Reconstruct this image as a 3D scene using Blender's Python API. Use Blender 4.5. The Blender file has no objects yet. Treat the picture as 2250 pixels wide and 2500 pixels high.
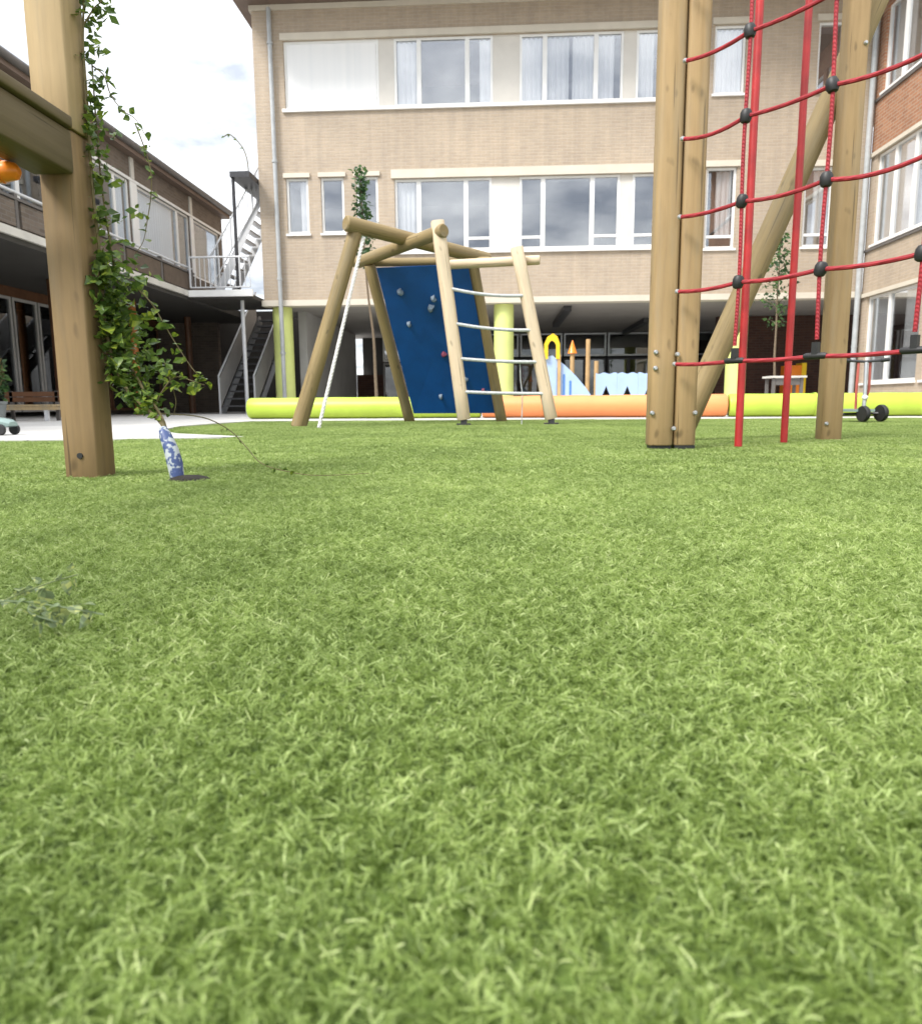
import bpy, math, random
import numpy as np
from mathutils import Vector, Matrix
from mathutils.geometry import tessellate_polygon

random.seed(7)
rng = np.random.default_rng(11)
scene = bpy.context.scene
COL = scene.collection
PI = math.pi

# ------------------------------------------------------------------ camera
cam_data = bpy.data.cameras.new('camera')
cam = bpy.data.objects.new('camera', cam_data)
COL.objects.link(cam)
scene.camera = cam
cam_data.sensor_fit = 'VERTICAL'
cam_data.sensor_height = 36.0
cam_data.lens = 36.0 * 1774.0 / 2500.0
cam_data.clip_start = 0.02
cam_data.clip_end = 1500.0
PITCH, YAW, ROLL = math.atan(265 / 1774.0), math.atan(95 / 1793.7), 0.0074
cam.matrix_world = (Matrix.Translation((0, 0, 0.21)) @ Matrix.Rotation(YAW, 4, 'Z')
                    @ Matrix.Rotation(PI / 2 - PITCH, 4, 'X') @ Matrix.Rotation(-ROLL, 4, 'Z'))
cam_data.dof.use_dof = True
cam_data.dof.focus_distance = 1.7
cam_data.dof.aperture_fstop = 9.5

# ------------------------------------------------------------------ sky and sun
SUN_EL, SUN_AZ = math.radians(48), math.radians(226)      # azimuth clockwise from +Y: behind and to the left
world = bpy.data.worlds.new('World')
scene.world = world
world.use_nodes = True
wn, wl = world.node_tree.nodes, world.node_tree.links
wn.clear()
w_out = wn.new('ShaderNodeOutputWorld')
w_bg = wn.new('ShaderNodeBackground')
w_bg.inputs['Strength'].default_value = 0.1
w_sky = wn.new('ShaderNodeTexSky')
w_sky.sky_type = 'NISHITA'
w_sky.sun_disc = False
w_sky.sun_elevation = SUN_EL
w_sky.sun_rotation = SUN_AZ
w_tc = wn.new('ShaderNodeTexCoord')
w_sep = wn.new('ShaderNodeSeparateXYZ')
wl.new(w_tc.outputs['Generated'], w_sep.inputs[0])


def wmath(op, a, b=None, clamp=False):
    m = wn.new('ShaderNodeMath')
    m.operation = op
    m.use_clamp = clamp
    for i, v in enumerate((a, b)):
        if v is None:
            continue
        if isinstance(v, (int, float)):
            m.inputs[i].default_value = v
        else:
            wl.new(v, m.inputs[i])
    return m.outputs[0]


zz = wmath('MAXIMUM', w_sep.outputs['Z'], 0.0)
grad = wmath('ADD', wmath('MULTIPLY', zz, 1.35), 0.85)         # overcast sky: brighter towards the zenith
cmb = wn.new('ShaderNodeCombineXYZ')                           # cloud layer, seen in perspective
zc = wmath('ADD', zz, 0.22)
wl.new(wmath('DIVIDE', w_sep.outputs['X'], zc), cmb.inputs[0])
wl.new(wmath('DIVIDE', w_sep.outputs['Y'], zc), cmb.inputs[1])
w_noise = wn.new('ShaderNodeTexNoise')
w_noise.inputs['Scale'].default_value = 3.2
w_noise.inputs['Detail'].default_value = 6.0
w_noise.inputs['Roughness'].default_value = 0.55
wl.new(cmb.outputs[0], w_noise.inputs['Vector'])
w_ramp = wn.new('ShaderNodeValToRGB')
w_ramp.color_ramp.elements[0].position = 0.36
w_ramp.color_ramp.elements[0].color = (0.52, 0.55, 0.61, 1)
w_ramp.color_ramp.elements[1].position = 0.66
w_ramp.color_ramp.elements[1].color = (1.52, 1.52, 1.50, 1)
wl.new(w_noise.outputs['Fac'], w_ramp.inputs[0])
w_mul = wn.new('ShaderNodeVectorMath')
w_mul.operation = 'SCALE'
wl.new(w_ramp.outputs['Color'], w_mul.inputs[0])
wl.new(wmath('MULTIPLY', grad, 4.0), w_mul.inputs['Scale'])
w_mix = wn.new('ShaderNodeMix')
w_mix.data_type = 'RGBA'
w_mix.inputs['Factor'].default_value = 0.88
wl.new(w_sky.outputs['Color'], w_mix.inputs['A'])
wl.new(w_mul.outputs['Vector'], w_mix.inputs['B'])
wl.new(w_mix.outputs['Result'], w_bg.inputs['Color'])
wl.new(w_bg.outputs['Background'], w_out.inputs['Surface'])

sun_data = bpy.data.lights.new('sun', 'SUN')
sun_data.energy = 1.5
sun_data.angle = math.radians(18)
sun_data.color = (1.0, 0.96, 0.90)
sun = bpy.data.objects.new('sun', sun_data)
COL.objects.link(sun)
sd = Vector((math.sin(SUN_AZ) * math.cos(SUN_EL), math.cos(SUN_AZ) * math.cos(SUN_EL), math.sin(SUN_EL)))
sun.rotation_euler = (-sd).to_track_quat('-Z', 'Y').to_euler()

vs = scene.view_settings
vs.view_transform = 'Standard'
vs.look = 'None'
vs.gamma = 1.0
vs.use_curve_mapping = False
vs.exposure = 1.60
scene.render.engine = 'CYCLES'
scene.cycles.use_denoising = True
scene.cycles.max_bounces = 8
scene.cycles.transparent_max_bounces = 12
scene.cycles.caustics_reflective = False
scene.cycles.caustics_refractive = False


# ------------------------------------------------------------------ material helpers
class NT:
    def __init__(self, name):
        self.m = bpy.data.materials.new(name)
        self.m.use_nodes = True
        self.n, self.l = self.m.node_tree.nodes, self.m.node_tree.links
        self.n.clear()
        self.out = self.n.new('ShaderNodeOutputMaterial')
        self.b = self.n.new('ShaderNodeBsdfPrincipled')
        self.l.new(self.b.outputs[0], self.out.inputs['Surface'])

    def set(self, **k):
        for key, v in k.items():
            s = self.b.inputs[key.replace('_', ' ')]
            if hasattr(v, 'is_linked') or hasattr(v, 'links'):
                self.l.new(v, s)
            else:
                s.default_value = v
        return self

    def coord(self, which='Object', scale=(1, 1, 1)):
        if which == 'World':
            g = self.n.new('ShaderNodeNewGeometry').outputs['Position']
        else:
            g = self.n.new('ShaderNodeTexCoord').outputs[which]
        mp = self.n.new('ShaderNodeMapping')
        mp.inputs['Scale'].default_value = scale
        self.l.new(g, mp.inputs['Vector'])
        return mp.outputs[0]

    def noise(self, vec, scale, detail=4, rough=0.55, out='Fac'):
        t = self.n.new('ShaderNodeTexNoise')
        t.inputs['Scale'].default_value = scale
        t.inputs['Detail'].default_value = detail
        t.inputs['Roughness'].default_value = rough
        self.l.new(vec, t.inputs['Vector'])
        return t.outputs[out]

    def ramp(self, fac, *stops):
        r = self.n.new('ShaderNodeValToRGB')
        el = r.color_ramp.elements
        while len(el) < len(stops):
            el.new(0.5)
        for e, (p, c) in zip(el, stops):
            e.position = p
            e.color = tuple(c) + (1,) if len(c) == 3 else c
        self.l.new(fac, r.inputs[0])
        return r.outputs['Color']

    def mix(self, fac, a, b, mode='MIX'):
        m = self.n.new('ShaderNodeMix')
        m.data_type = 'RGBA'
        m.blend_type = mode
        for key, v in (('Factor', fac), ('A', a), ('B', b)):
            s = m.inputs[key] if key == 'Factor' else [i for i in m.inputs if i.name == key and i.type == 'RGBA'][0]
            if isinstance(v, (int, float)):
                s.default_value = v
            elif isinstance(v, (tuple, list)):
                s.default_value = tuple(v) + (1,) if len(v) == 3 else v
            else:
                self.l.new(v, s)
        return [o for o in m.outputs if o.type == 'RGBA'][0]

    def math(self, op, a, b=0.0):
        m = self.n.new('ShaderNodeMath')
        m.operation = op
        for i, v in enumerate((a, b)):
            if isinstance(v, (int, float)):
                m.inputs[i].default_value = v
            else:
                self.l.new(v, m.inputs[i])
        return m.outputs[0]

    def bump(self, h, strength=0.3, dist=0.01):
        b = self.n.new('ShaderNodeBump')
        b.inputs['Strength'].default_value = strength
        b.inputs['Distance'].default_value = dist
        self.l.new(h, b.inputs['Height'])
        self.l.new(b.outputs[0], self.b.inputs['Normal'])
        return self


def sh(c, k):
    return tuple(min(1.0, v * k) for v in c)


def plain(name, c, rough=0.5, var=0.12, scale=6.0, metal=0.0, bump=0.0, world_space=True):
    t = NT(name)
    v = t.coord('World' if world_space else 'Object')
    n = t.noise(v, scale, 5)
    col = t.ramp(n, (0.3, sh(c, 1 - var)), (0.7, sh(c, 1 + var)))
    t.set(Base_Color=col, Roughness=rough, Metallic=metal)
    if bump:
        t.bump(t.noise(v, scale * 12, 4), bump, 0.004)
    return t.m


def wood(name, c, dark, k=1.0, streak=9.0, rough=0.7):
    t = NT(name)
    v = t.coord('Object', (1, 1, 0.05))
    grain = t.noise(v, 55.0 * k, 5, 0.6)
    v2 = t.coord('Object', (1, 1, 0.25))
    broad = t.noise(v2, streak, 4, 0.6)
    c1 = t.ramp(grain, (0.25, dark), (0.5, c), (0.8, sh(c, 1.18)))
    c2 = t.mix(0.45, c1, t.ramp(broad, (0.3, sh(dark, 0.9)), (0.7, sh(c, 1.12))))
    v3 = t.coord('Object', (1, 1, 0.45))
    knots = t.ramp(t.noise(v3, 17.0, 1, 0.4), (0.69, (0, 0, 0)), (0.76, (1, 1, 1)))
    c3 = t.mix(t.math('MULTIPLY', knots, 0.6), c2, sh(dark, 0.45))
    v4 = t.coord('Object', (1, 1, 0.018))
    crack = t.ramp(t.noise(v4, 70.0, 2, 0.5), (0.29, (1, 1, 1)), (0.33, (0, 0, 0)))
    c4 = t.mix(t.math('MULTIPLY', crack, 0.65), c3, sh(dark, 0.35))
    grey = t.ramp(t.noise(t.coord('Object', (1, 1, 0.12)), 5.0, 5, 0.65), (0.48, (0, 0, 0)), (0.68, (1, 1, 1)))
    lum = (c[0] + c[1] + c[2]) / 3
    c4 = t.mix(t.math('MULTIPLY', grey, 0.45), c4, (lum * 0.85, lum * 0.84, lum * 0.70))
    t.set(Base_Color=c4, Roughness=rough)
    t.bump(t.math('SUBTRACT', grain, t.math('MULTIPLY', crack, 1.2)), 0.35, 0.003)
    return t.m


def brick(name, c1, c2, mortar, bw=0.215, rh=0.07, ms=0.009):
    t = NT(name)
    g = t.n.new('ShaderNodeNewGeometry')
    s = t.n.new('ShaderNodeSeparateXYZ')
    t.l.new(g.outputs['Position'], s.inputs[0])
    cb = t.n.new('ShaderNodeCombineXYZ')
    t.l.new(t.math('ADD', s.outputs[0], s.outputs[1]), cb.inputs[0])
    t.l.new(s.outputs[2], cb.inputs[1])
    br = t.n.new('ShaderNodeTexBrick')
    br.offset = 0.5
    br.inputs['Scale'].default_value = 1.0
    br.inputs['Brick Width'].default_value = bw
    br.inputs['Row Height'].default_value = rh
    br.inputs['Mortar Size'].default_value = ms
    br.inputs['Mortar Smooth'].default_value = 0.3
    br.inputs['Bias'].default_value = 0.0
    br.inputs['Color1'].default_value = c1 + (1,)
    br.inputs['Color2'].default_value = c2 + (1,)
    br.inputs['Mortar'].default_value = mortar + (1,)
    t.l.new(cb.outputs[0], br.inputs['Vector'])
    pos = t.coord('World')
    st = t.noise(pos, 0.9, 6, 0.6)
    col = t.mix(0.5, br.outputs['Color'], t.ramp(st, (0.3, (0.42, 0.42, 0.42)), (0.7, (0.58, 0.57, 0.55))), 'OVERLAY')
    v2 = t.coord('World', (2.2, 2.2, 14.0))
    col = t.mix(0.35, col, t.ramp(t.noise(v2, 2.0, 3), (0.3, (0.40, 0.40, 0.41)), (0.7, (0.60, 0.59, 0.56))), 'OVERLAY')
    v3 = t.coord('World', (3.0, 3.0, 0.22))
    col = t.mix(0.4, col, t.ramp(t.noise(v3, 1.6, 5, 0.65), (0.35, (0.38, 0.38, 0.39)), (0.65, (0.56, 0.555, 0.55))), 'OVERLAY')
    t.set(Base_Color=col, Roughness=0.85)
    t.bump(t.math('ADD', t.math('MULTIPLY', br.outputs['Fac'], -1.0), t.math('MULTIPLY', t.noise(pos, 90, 3), 0.25)), 0.5, 0.006)
    return t.m


def glass(name, tint=(0.98, 0.985, 0.99), gain=5.0):
    t = NT(name)
    t.n.remove(t.b)
    lw = t.n.new('ShaderNodeLayerWeight')             # Schlick reflectance, the same from either face of the pane
    lw.inputs['Blend'].default_value = 0.5
    refl = t.math('ADD', t.math('MULTIPLY', t.math('POWER', lw.outputs['Facing'], 5.0), 0.96), 0.04)
    tr = t.n.new('ShaderNodeBsdfTransparent')
    tr.inputs['Color'].default_value = tint + (1,)
    gl = t.n.new('ShaderNodeBsdfGlossy')
    gl.inputs['Roughness'].default_value = 0.015
    gl.inputs['Color'].default_value = (0.95, 0.97, 1.0, 1)
    bp = t.n.new('ShaderNodeBump')                    # old panes are never perfectly flat
    bp.inputs['Strength'].default_value = 0.05
    bp.inputs['Distance'].default_value = 0.01
    t.l.new(t.noise(t.coord('World'), 1.4, 2), bp.inputs['Height'])
    t.l.new(bp.outputs[0], gl.inputs['Normal'])
    mx = t.n.new('ShaderNodeMixShader')
    t.l.new(t.math('MINIMUM', t.math('MULTIPLY', refl, gain), 0.9), mx.inputs[0])
    t.l.new(tr.outputs[0], mx.inputs[1])
    t.l.new(gl.outputs[0], mx.inputs[2])
    t.l.new(mx.outputs[0], t.out.inputs['Surface'])
    return t.m


def leafmat(name, c, tr=0.35, rough=0.45):
    t = NT(name)
    oi = t.n.new('ShaderNodeObjectInfo')
    gi = t.n.new('ShaderNodeNewGeometry')
    f = t.math('FRACT', t.math('ADD', oi.outputs['Random'], gi.outputs['Random Per Island']))
    col = t.ramp(f, (0.0, sh(c, 0.55)), (0.5, c), (0.85, (c[0] * 1.7, c[1] * 1.45, c[2] * 1.1)), (1.0, (c[0] * 2.4, c[1] * 1.9, c[2] * 1.3)))
    t.set(Base_Color=col, Roughness=rough)
    ts = t.n.new('ShaderNodeBsdfTranslucent')
    t.l.new(col, ts.inputs['Color'])
    mx = t.n.new('ShaderNodeMixShader')
    mx.inputs[0].default_value = tr
    t.l.new(t.b.outputs[0], mx.inputs[1])
    t.l.new(ts.outputs[0], mx.inputs[2])
    t.l.new(mx.outputs[0], t.out.inputs['Surface'])
    return t.m


def turfmat():
    t = NT('turf_yarn')
    at = t.n.new('ShaderNodeAttribute')
    at.attribute_name = 'tint'
    col = t.ramp(at.outputs['Fac'], (0.0, (0.105, 0.165, 0.026)), (0.45, (0.300, 0.405, 0.110)), (0.8, (0.46, 0.57, 0.215)), (1.0, (0.62, 0.70, 0.35)))
    pos = t.coord('World')
    big = t.noise(pos, 0.9, 3, 0.5)
    mid = t.noise(pos, 5.0, 3, 0.55)
    col = t.mix(0.9, col, t.ramp(big, (0.3, (0.38, 0.39, 0.36)), (0.7, (0.61, 0.60, 0.60))), 'OVERLAY')
    col = t.mix(0.8, col, t.ramp(mid, (0.3, (0.40, 0.41, 0.38)), (0.7, (0.59, 0.58, 0.58))), 'OVERLAY')
    rows = t.noise(t.coord('World', (9.0, 0.35, 1.0)), 1.0, 3, 0.5)          # tufting rows run towards the building
    col = t.mix(0.5, col, t.ramp(rows, (0.35, (0.42, 0.43, 0.41)), (0.65, (0.57, 0.57, 0.57))), 'OVERLAY')
    t.set(Base_Color=col, Roughness=0.52)
    ts = t.n.new('ShaderNodeBsdfTranslucent')
    t.l.new(col, ts.inputs['Color'])
    mx = t.n.new('ShaderNodeMixShader')
    mx.inputs[0].default_value = 0.38
    t.l.new(t.b.outputs[0], mx.inputs[1])
    t.l.new(ts.outputs[0], mx.inputs[2])
    t.l.new(mx.outputs[0], t.out.inputs['Surface'])
    return t.m


def ropemat(name, c, c2):
    t = NT(name)
    v = t.coord('Object')
    w = t.n.new('ShaderNodeTexWave')
    w.bands_direction = 'DIAGONAL'
    w.inputs['Scale'].default_value = 45.0
    w.inputs['Distortion'].default_value = 1.5
    t.l.new(v, w.inputs['Vector'])
    n = t.noise(v, 30, 3)
    col = t.mix(0.5, t.ramp(w.outputs['Fac'], (0.2, c2), (0.7, c)), t.ramp(n, (0.3, c2), (0.7, sh(c, 1.2))))
    t.set(Base_Color=col, Roughness=0.65)
    t.bump(w.outputs['Fac'], 0.5, 0.003)
    return t.m


M = {}
M['paving'] = None
M['brick'] = brick('beige_brick', (0.470, 0.388, 0.302), (0.440, 0.358, 0.275), (0.475, 0.405, 0.330))
M['brick_red'] = brick('orange_brick', (0.42, 0.21, 0.12), (0.33, 0.155, 0.09), (0.40, 0.32, 0.25))
M['brick_brown'] = brick('brown_brick', (0.185, 0.148, 0.12), (0.135, 0.107, 0.085), (0.18, 0.158, 0.137))
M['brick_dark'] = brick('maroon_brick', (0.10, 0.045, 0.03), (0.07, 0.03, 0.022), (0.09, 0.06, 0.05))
M['cream'] = plain('cream_paint', (0.64, 0.585, 0.49), 0.6, 0.06, 3.0)
M['panel'] = plain('cream_panel', (0.68, 0.65, 0.60), 0.55, 0.05, 3.0)
M['white'] = plain('white_frame_paint', (0.86, 0.86, 0.85), 0.4, 0.04, 4.0)
M['offwhite'] = plain('off_white_concrete', (0.62, 0.60, 0.55), 0.7, 0.12, 3.0)
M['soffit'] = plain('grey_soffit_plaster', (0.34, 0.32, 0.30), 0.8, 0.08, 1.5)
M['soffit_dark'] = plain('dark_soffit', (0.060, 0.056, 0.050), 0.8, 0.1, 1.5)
M['soffit_brown'] = plain('brown_eave_boards', (0.20, 0.145, 0.115), 0.7, 0.1, 3.0)
M['gutter'] = plain('dark_grey_gutter', (0.13, 0.12, 0.115), 0.5, 0.15, 3.0)
M['wallgrey'] = plain('grey_render', (0.42, 0.41, 0.40), 0.85, 0.1, 2.0)
M['steel'] = plain('galvanised_steel', (0.50, 0.52, 0.54), 0.42, 0.12, 9.0, 0.7)
M['railing'] = plain('grey_white_railing_paint', (0.62, 0.63, 0.65), 0.45, 0.06, 5.0)
M['pipe'] = plain('grey_drainpipe', (0.42, 0.44, 0.45), 0.4, 0.12, 6.0)
M['black'] = plain('black_rubber', (0.018, 0.018, 0.019), 0.5, 0.2, 30.0)
M['darkmetal'] = plain('dark_metal', (0.05, 0.05, 0.055), 0.45, 0.2, 12.0, 0.3)
M['interior'] = plain('room_interior', (0.24, 0.24, 0.24), 0.9, 0.1, 1.0)
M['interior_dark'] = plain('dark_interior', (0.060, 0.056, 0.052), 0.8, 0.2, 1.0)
M['tread'] = plain('dark_grating', (0.10, 0.10, 0.105), 0.6, 0.15, 20.0, 0.4)
M['parapet'] = plain('dark_brown_cladding', (0.115, 0.085, 0.062), 0.7, 0.2, 8.0)
M['timber_brown'] = plain('stained_brown_timber', (0.135, 0.062, 0.030), 0.5, 0.2, 5.0)
M['timber_orange'] = plain('orange_stained_column', (0.46, 0.165, 0.035), 0.5, 0.12, 5.0)
M['lime_col'] = plain('lime_column_paint', (0.68, 0.75, 0.26), 0.5, 0.05, 3.0)
M['lime'] = plain('lime_plastic', (0.45, 0.60, 0.065), 0.42, 0.13, 2.2)
M['orange'] = plain('orange_plastic', (0.84, 0.31, 0.11), 0.42, 0.06, 3.0)
M['orange_bar'] = plain('orange_lacquer', (0.85, 0.24, 0.02), 0.3, 0.06, 3.0)
M['blue_panel'] = plain('deep_blue_board', (0.002, 0.060, 0.235), 0.42, 0.15, 5.0)
M['sky_blue'] = plain('light_blue_board', (0.40, 0.54, 0.80), 0.45, 0.05, 5.0)
M['yellow'] = plain('yellow_plastic', (0.85, 0.55, 0.02), 0.4, 0.05, 5.0)
M['tan'] = plain('tan_post_paint', (0.52, 0.34, 0.16), 0.6, 0.12, 9.0)
M['red_pole'] = plain('red_lacquered_steel', (0.40, 0.024, 0.025), 0.45, 0.25, 9.0)
M['trike_red'] = plain('faded_red_paint', (0.50, 0.12, 0.10), 0.4, 0.12, 14.0)
M['rope_red'] = ropemat('red_rope', (0.36, 0.022, 0.032), (0.22, 0.013, 0.020))
M['rope_white'] = ropemat('white_rope', (0.78, 0.77, 0.74), (0.48, 0.47, 0.45))
M['rope_grey'] = ropemat('grey_rope', (0.60, 0.62, 0.62), (0.36, 0.37, 0.38))
M['post'] = wood('impregnated_pine', (0.385, 0.262, 0.125), (0.275, 0.182, 0.083))
M['post_olive'] = wood('weathered_green_pine', (0.245, 0.160, 0.072), (0.165, 0.106, 0.047))
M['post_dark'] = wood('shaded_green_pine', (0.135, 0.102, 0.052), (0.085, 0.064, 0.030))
M['post_pale'] = wood('dry_pale_pine', (0.40, 0.290, 0.150), (0.29, 0.205, 0.100))
M['log'] = wood('peeled_log', (0.285, 0.210, 0.095), (0.175, 0.122, 0.052))
M['pale'] = wood('pale_sawn_pine', (0.66, 0.53, 0.37), (0.54, 0.41, 0.27))
M['bench'] = wood('bench_slat_wood', (0.48, 0.36, 0.20), (0.33, 0.24, 0.13))
M['bark'] = plain('sapling_bark', (0.16, 0.12, 0.08), 0.85, 0.25, 40.0)
M['stem'] = plain('vine_stem', (0.15, 0.12, 0.05), 0.7, 0.25, 60.0)
M['soil'] = plain('dark_soil', (0.016, 0.013, 0.009), 0.95, 0.35, 60.0, 0, 0.6)
M['glass'] = glass('window_glass')
M['glass_wing'] = glass('gallery_glass', (0.90, 0.94, 0.98), 1.6)
M['glass_dark'] = glass('ground_floor_glass', (0.60, 0.62, 0.62), 2.4)
M['leaf'] = leafmat('vine_leaf', (0.105, 0.180, 0.040), 0.4, 0.35)
M['leaf_light'] = leafmat('young_vine_leaf', (0.145, 0.215, 0.028))
M['leaf_grey'] = leafmat('grey_green_leaf', (0.25, 0.33, 0.17))
M['leaf_tree'] = leafmat('tree_leaf', (0.055, 0.125, 0.045))
M['turf'] = turfmat()
M['flower'] = plain('orange_petals', (0.75, 0.30, 0.10), 0.5, 0.2, 40.0)
M['pot'] = plain('grey_planter', (0.20, 0.22, 0.22), 0.6, 0.15, 9.0)
M['grey_green'] = plain('grey_green_plastic', (0.24, 0.33, 0.31), 0.4, 0.1, 9.0)
M['holdA'] = plain('grey_climbing_hold', (0.15, 0.20, 0.26), 0.6, 0.3, 30.0)
M['holdB'] = plain('red_climbing_hold', (0.22, 0.04, 0.08), 0.6, 0.15, 30.0)
M['curtain'] = None


def build_special():
    t = NT('pale_paving')
    v = t.coord('World')
    br = t.n.new('ShaderNodeTexBrick')
    br.offset = 0.5
    br.inputs['Scale'].default_value = 1.0
    br.inputs['Brick Width'].default_value = 0.6
    br.inputs['Row Height'].default_value = 0.6
    br.inputs['Mortar Size'].default_value = 0.006
    br.inputs['Color1'].default_value = (0.56, 0.55, 0.53, 1)
    br.inputs['Color2'].default_value = (0.50, 0.49, 0.475, 1)
    br.inputs['Mortar'].default_value = (0.28, 0.27, 0.26, 1)
    t.l.new(v, br.inputs['Vector'])
    col = t.mix(0.6, br.outputs['Color'], t.ramp(t.noise(v, 1.3, 6), (0.3, (0.42, 0.42, 0.42)), (0.7, (0.58, 0.58, 0.57))), 'OVERLAY')
    t.set(Base_Color=col, Roughness=0.8).bump(t.noise(v, 130, 3), 0.25, 0.002)
    M['paving'] = t.m

    t = NT('turf_backing')
    v = t.coord('World')
    col = t.ramp(t.noise(v, 120, 3), (0.3, (0.05, 0.085, 0.012)), (0.7, (0.13, 0.20, 0.035)))
    t.set(Base_Color=col, Roughness=0.9).bump(t.noise(v, 300, 2), 0.8, 0.006)
    M['turf_base'] = t.m

    t = NT('sheer_curtain')
    v = t.coord('World', (1, 1, 0.02))
    col = t.ramp(t.noise(v, 9.0, 3), (0.3, (0.90, 0.91, 0.92)), (0.7, (0.97, 0.97, 0.97)))
    t.set(Base_Color=col, Roughness=0.9)
    ts = t.n.new('ShaderNodeBsdfTranslucent')
    ts.inputs['Color'].default_value = (0.85, 0.86, 0.88, 1)
    mx = t.n.new('ShaderNodeMixShader')
    mx.inputs[0].default_value = 0.08
    t.l.new(t.b.outputs[0], mx.inputs[1])
    t.l.new(ts.outputs[0], mx.inputs[2])
    t.l.new(mx.outputs[0], t.out.inputs['Surface'])
    M['curtain'] = t.m

    t = NT('blue_white_printed_sleeve')
    v = t.coord('World')
    vo = t.n.new('ShaderNodeTexVoronoi')
    vo.inputs['Scale'].default_value = 55.0
    t.l.new(v, vo.inputs['Vector'])
    n = t.noise(v, 38, 3)
    c = t.mix(t.ramp(n, (0.48, (0, 0, 0)), (0.54, (1, 1, 1))), (0.045, 0.075, 0.20), (0.40, 0.44, 0.46))
    c = t.mix(t.ramp(vo.outputs['Distance'], (0.16, (1, 1, 1)), (0.22, (0, 0, 0))), c, (0.07, 0.10, 0.24))
    t.set(Base_Color=c, Roughness=0.5)
    M['sleeve'] = t.m


build_special()


# ------------------------------------------------------------------ geometry helpers
class MB:
    """Collects polygons; build() links them as one mesh object."""

    def __init__(self):
        self.v, self.f = [], []

    def poly(self, pts):
        i = len(self.v)
        self.v += [tuple(p) for p in pts]
        self.f.append(tuple(range(i, i + len(pts))))
        return self

    def box(self, x0, x1, y0, y1, z0, z1):
        i = len(self.v)
        self.v += [(x0, y0, z0), (x1, y0, z0), (x1, y1, z0), (x0, y1, z0), (x0, y0, z1), (x1, y0, z1), (x1, y1, z1), (x0, y1, z1)]
        self.f += [tuple(i + k for k in q) for q in ((0, 3, 2, 1), (4, 5, 6, 7), (0, 1, 5, 4), (1, 2, 6, 5), (2, 3, 7, 6), (3, 0, 4, 7))]
        return self

    def rings(self, rings, cap=True):
        n = len(rings[0])
        i = len(self.v)
        for r in rings:
            self.v += [tuple(p) for p in r]
        for k in range(len(rings) - 1):
            for j in range(n):
                a, b = i + k * n + j, i + k * n + (j + 1) % n
                self.f.append((a, b, b + n, a + n))
        if cap:
            self.f.append(tuple(i + j for j in reversed(range(n))))
            self.f.append(tuple(i + (len(rings) - 1) * n + j for j in range(n)))
        return self

    def tube(self, pts, r, n=8, cap=True):
        pts = [Vector(p) for p in pts]
        if not isinstance(r, (list, tuple)):
            r = [r] * len(pts)
        rings, prev = [], None
        for k, p in enumerate(pts):
            d = (pts[min(k + 1, len(pts) - 1)] - pts[max(k - 1, 0)]).normalized()
            if prev is None:
                a = Vector((0, 0, 1)) if abs(d.z) < 0.9 else Vector((1, 0, 0))
                u = d.cross(a).normalized()
            else:
                u = (prev - d * prev.dot(d)).normalized()
            prev = u
            w = d.cross(u)
            rings.append([p + (u * math.cos(2 * PI * j / n) + w * math.sin(2 * PI * j / n)) * r[k] for j in range(n)])
        return self.rings(rings, cap)

    def lathe(self, prof, n=16, c=(0, 0, 0)):
        return self.rings([[(c[0] + r * math.cos(2 * PI * j / n), c[1] + r * math.sin(2 * PI * j / n), c[2] + z) for j in range(n)] for r, z in prof])

    def mesh(self, name, smooth=False):
        me = bpy.data.meshes.new(name)
        me.from_pydata(self.v, [], self.f)
        me.validate()
        if smooth:
            me.shade_smooth()
            me.set_sharp_from_angle(angle=math.radians(38))
        return me

    def build(self, name, mat, parent=None, smooth=False, matrix=None):
        o = bpy.data.objects.new(name, self.mesh(name, smooth))
        if mat is not None:
            o.data.materials.append(mat)
        return link(o, parent, matrix)


WORLD = {}                                # world matrices, kept by hand so that no scene update is needed


def link(o, parent=None, matrix=None):
    COL.objects.link(o)
    w = matrix if matrix is not None else Matrix.Identity(4)
    if parent is not None:
        o.parent = parent
        o.matrix_local = WORLD[parent.name].inverted() @ w
    else:
        o.matrix_local = w
    WORLD[o.name] = w
    return o


def tag(o, label=None, cat=None, group=None, kind=None):
    for k, v in (('label', label), ('category', cat), ('group', group), ('kind', kind)):
        if v:
            o[k] = v
    return o


def thing(name, loc, label, cat, group=None):
    o = bpy.data.objects.new(name, None)
    o.empty_display_size = 0.1
    link(o, None, Matrix.Translation(loc))
    return tag(o, label, cat, group)


def axis_matrix(p0, p1, spin=0.0):
    p0, p1 = Vector(p0), Vector(p1)
    q = (p1 - p0).to_track_quat('Z', 'Y')
    return Matrix.Translation(p0) @ q.to_matrix().to_4x4() @ Matrix.Rotation(spin, 4, 'Z'), (p1 - p0).length


def log(name, p0, p1, r0, r1, mat, parent, n=18, wob=0.02, spin=0.0):
    """A peeled round log in its own frame, so that the grain follows it; chamfered ends, slightly uneven."""
    m, L = axis_matrix(p0, p1, spin)
    k = 10
    prof = [(0.0, 0.86), (0.012, 1.0)] + [(L * i / k, 1.0) for i in range(1, k)] + [(L - 0.012, 1.0), (L, 0.86)]
    ph = [random.uniform(0, 6.28) for _ in range(3)]
    rings = []
    for z, s in prof:
        r = (r0 + (r1 - r0) * z / L) * s
        ox, oy = wob * r * math.sin(z * 2.1 + ph[0]), wob * r * math.sin(z * 1.7 + ph[1])
        rings.append([(ox + r * math.cos(2 * PI * j / n) * (1 + 0.012 * math.sin(3 * j + ph[2])), oy + r * math.sin(2 * PI * j / n), z) for j in range(n)])
    return MB().rings(rings).build(name, mat, parent, True, m)


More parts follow.
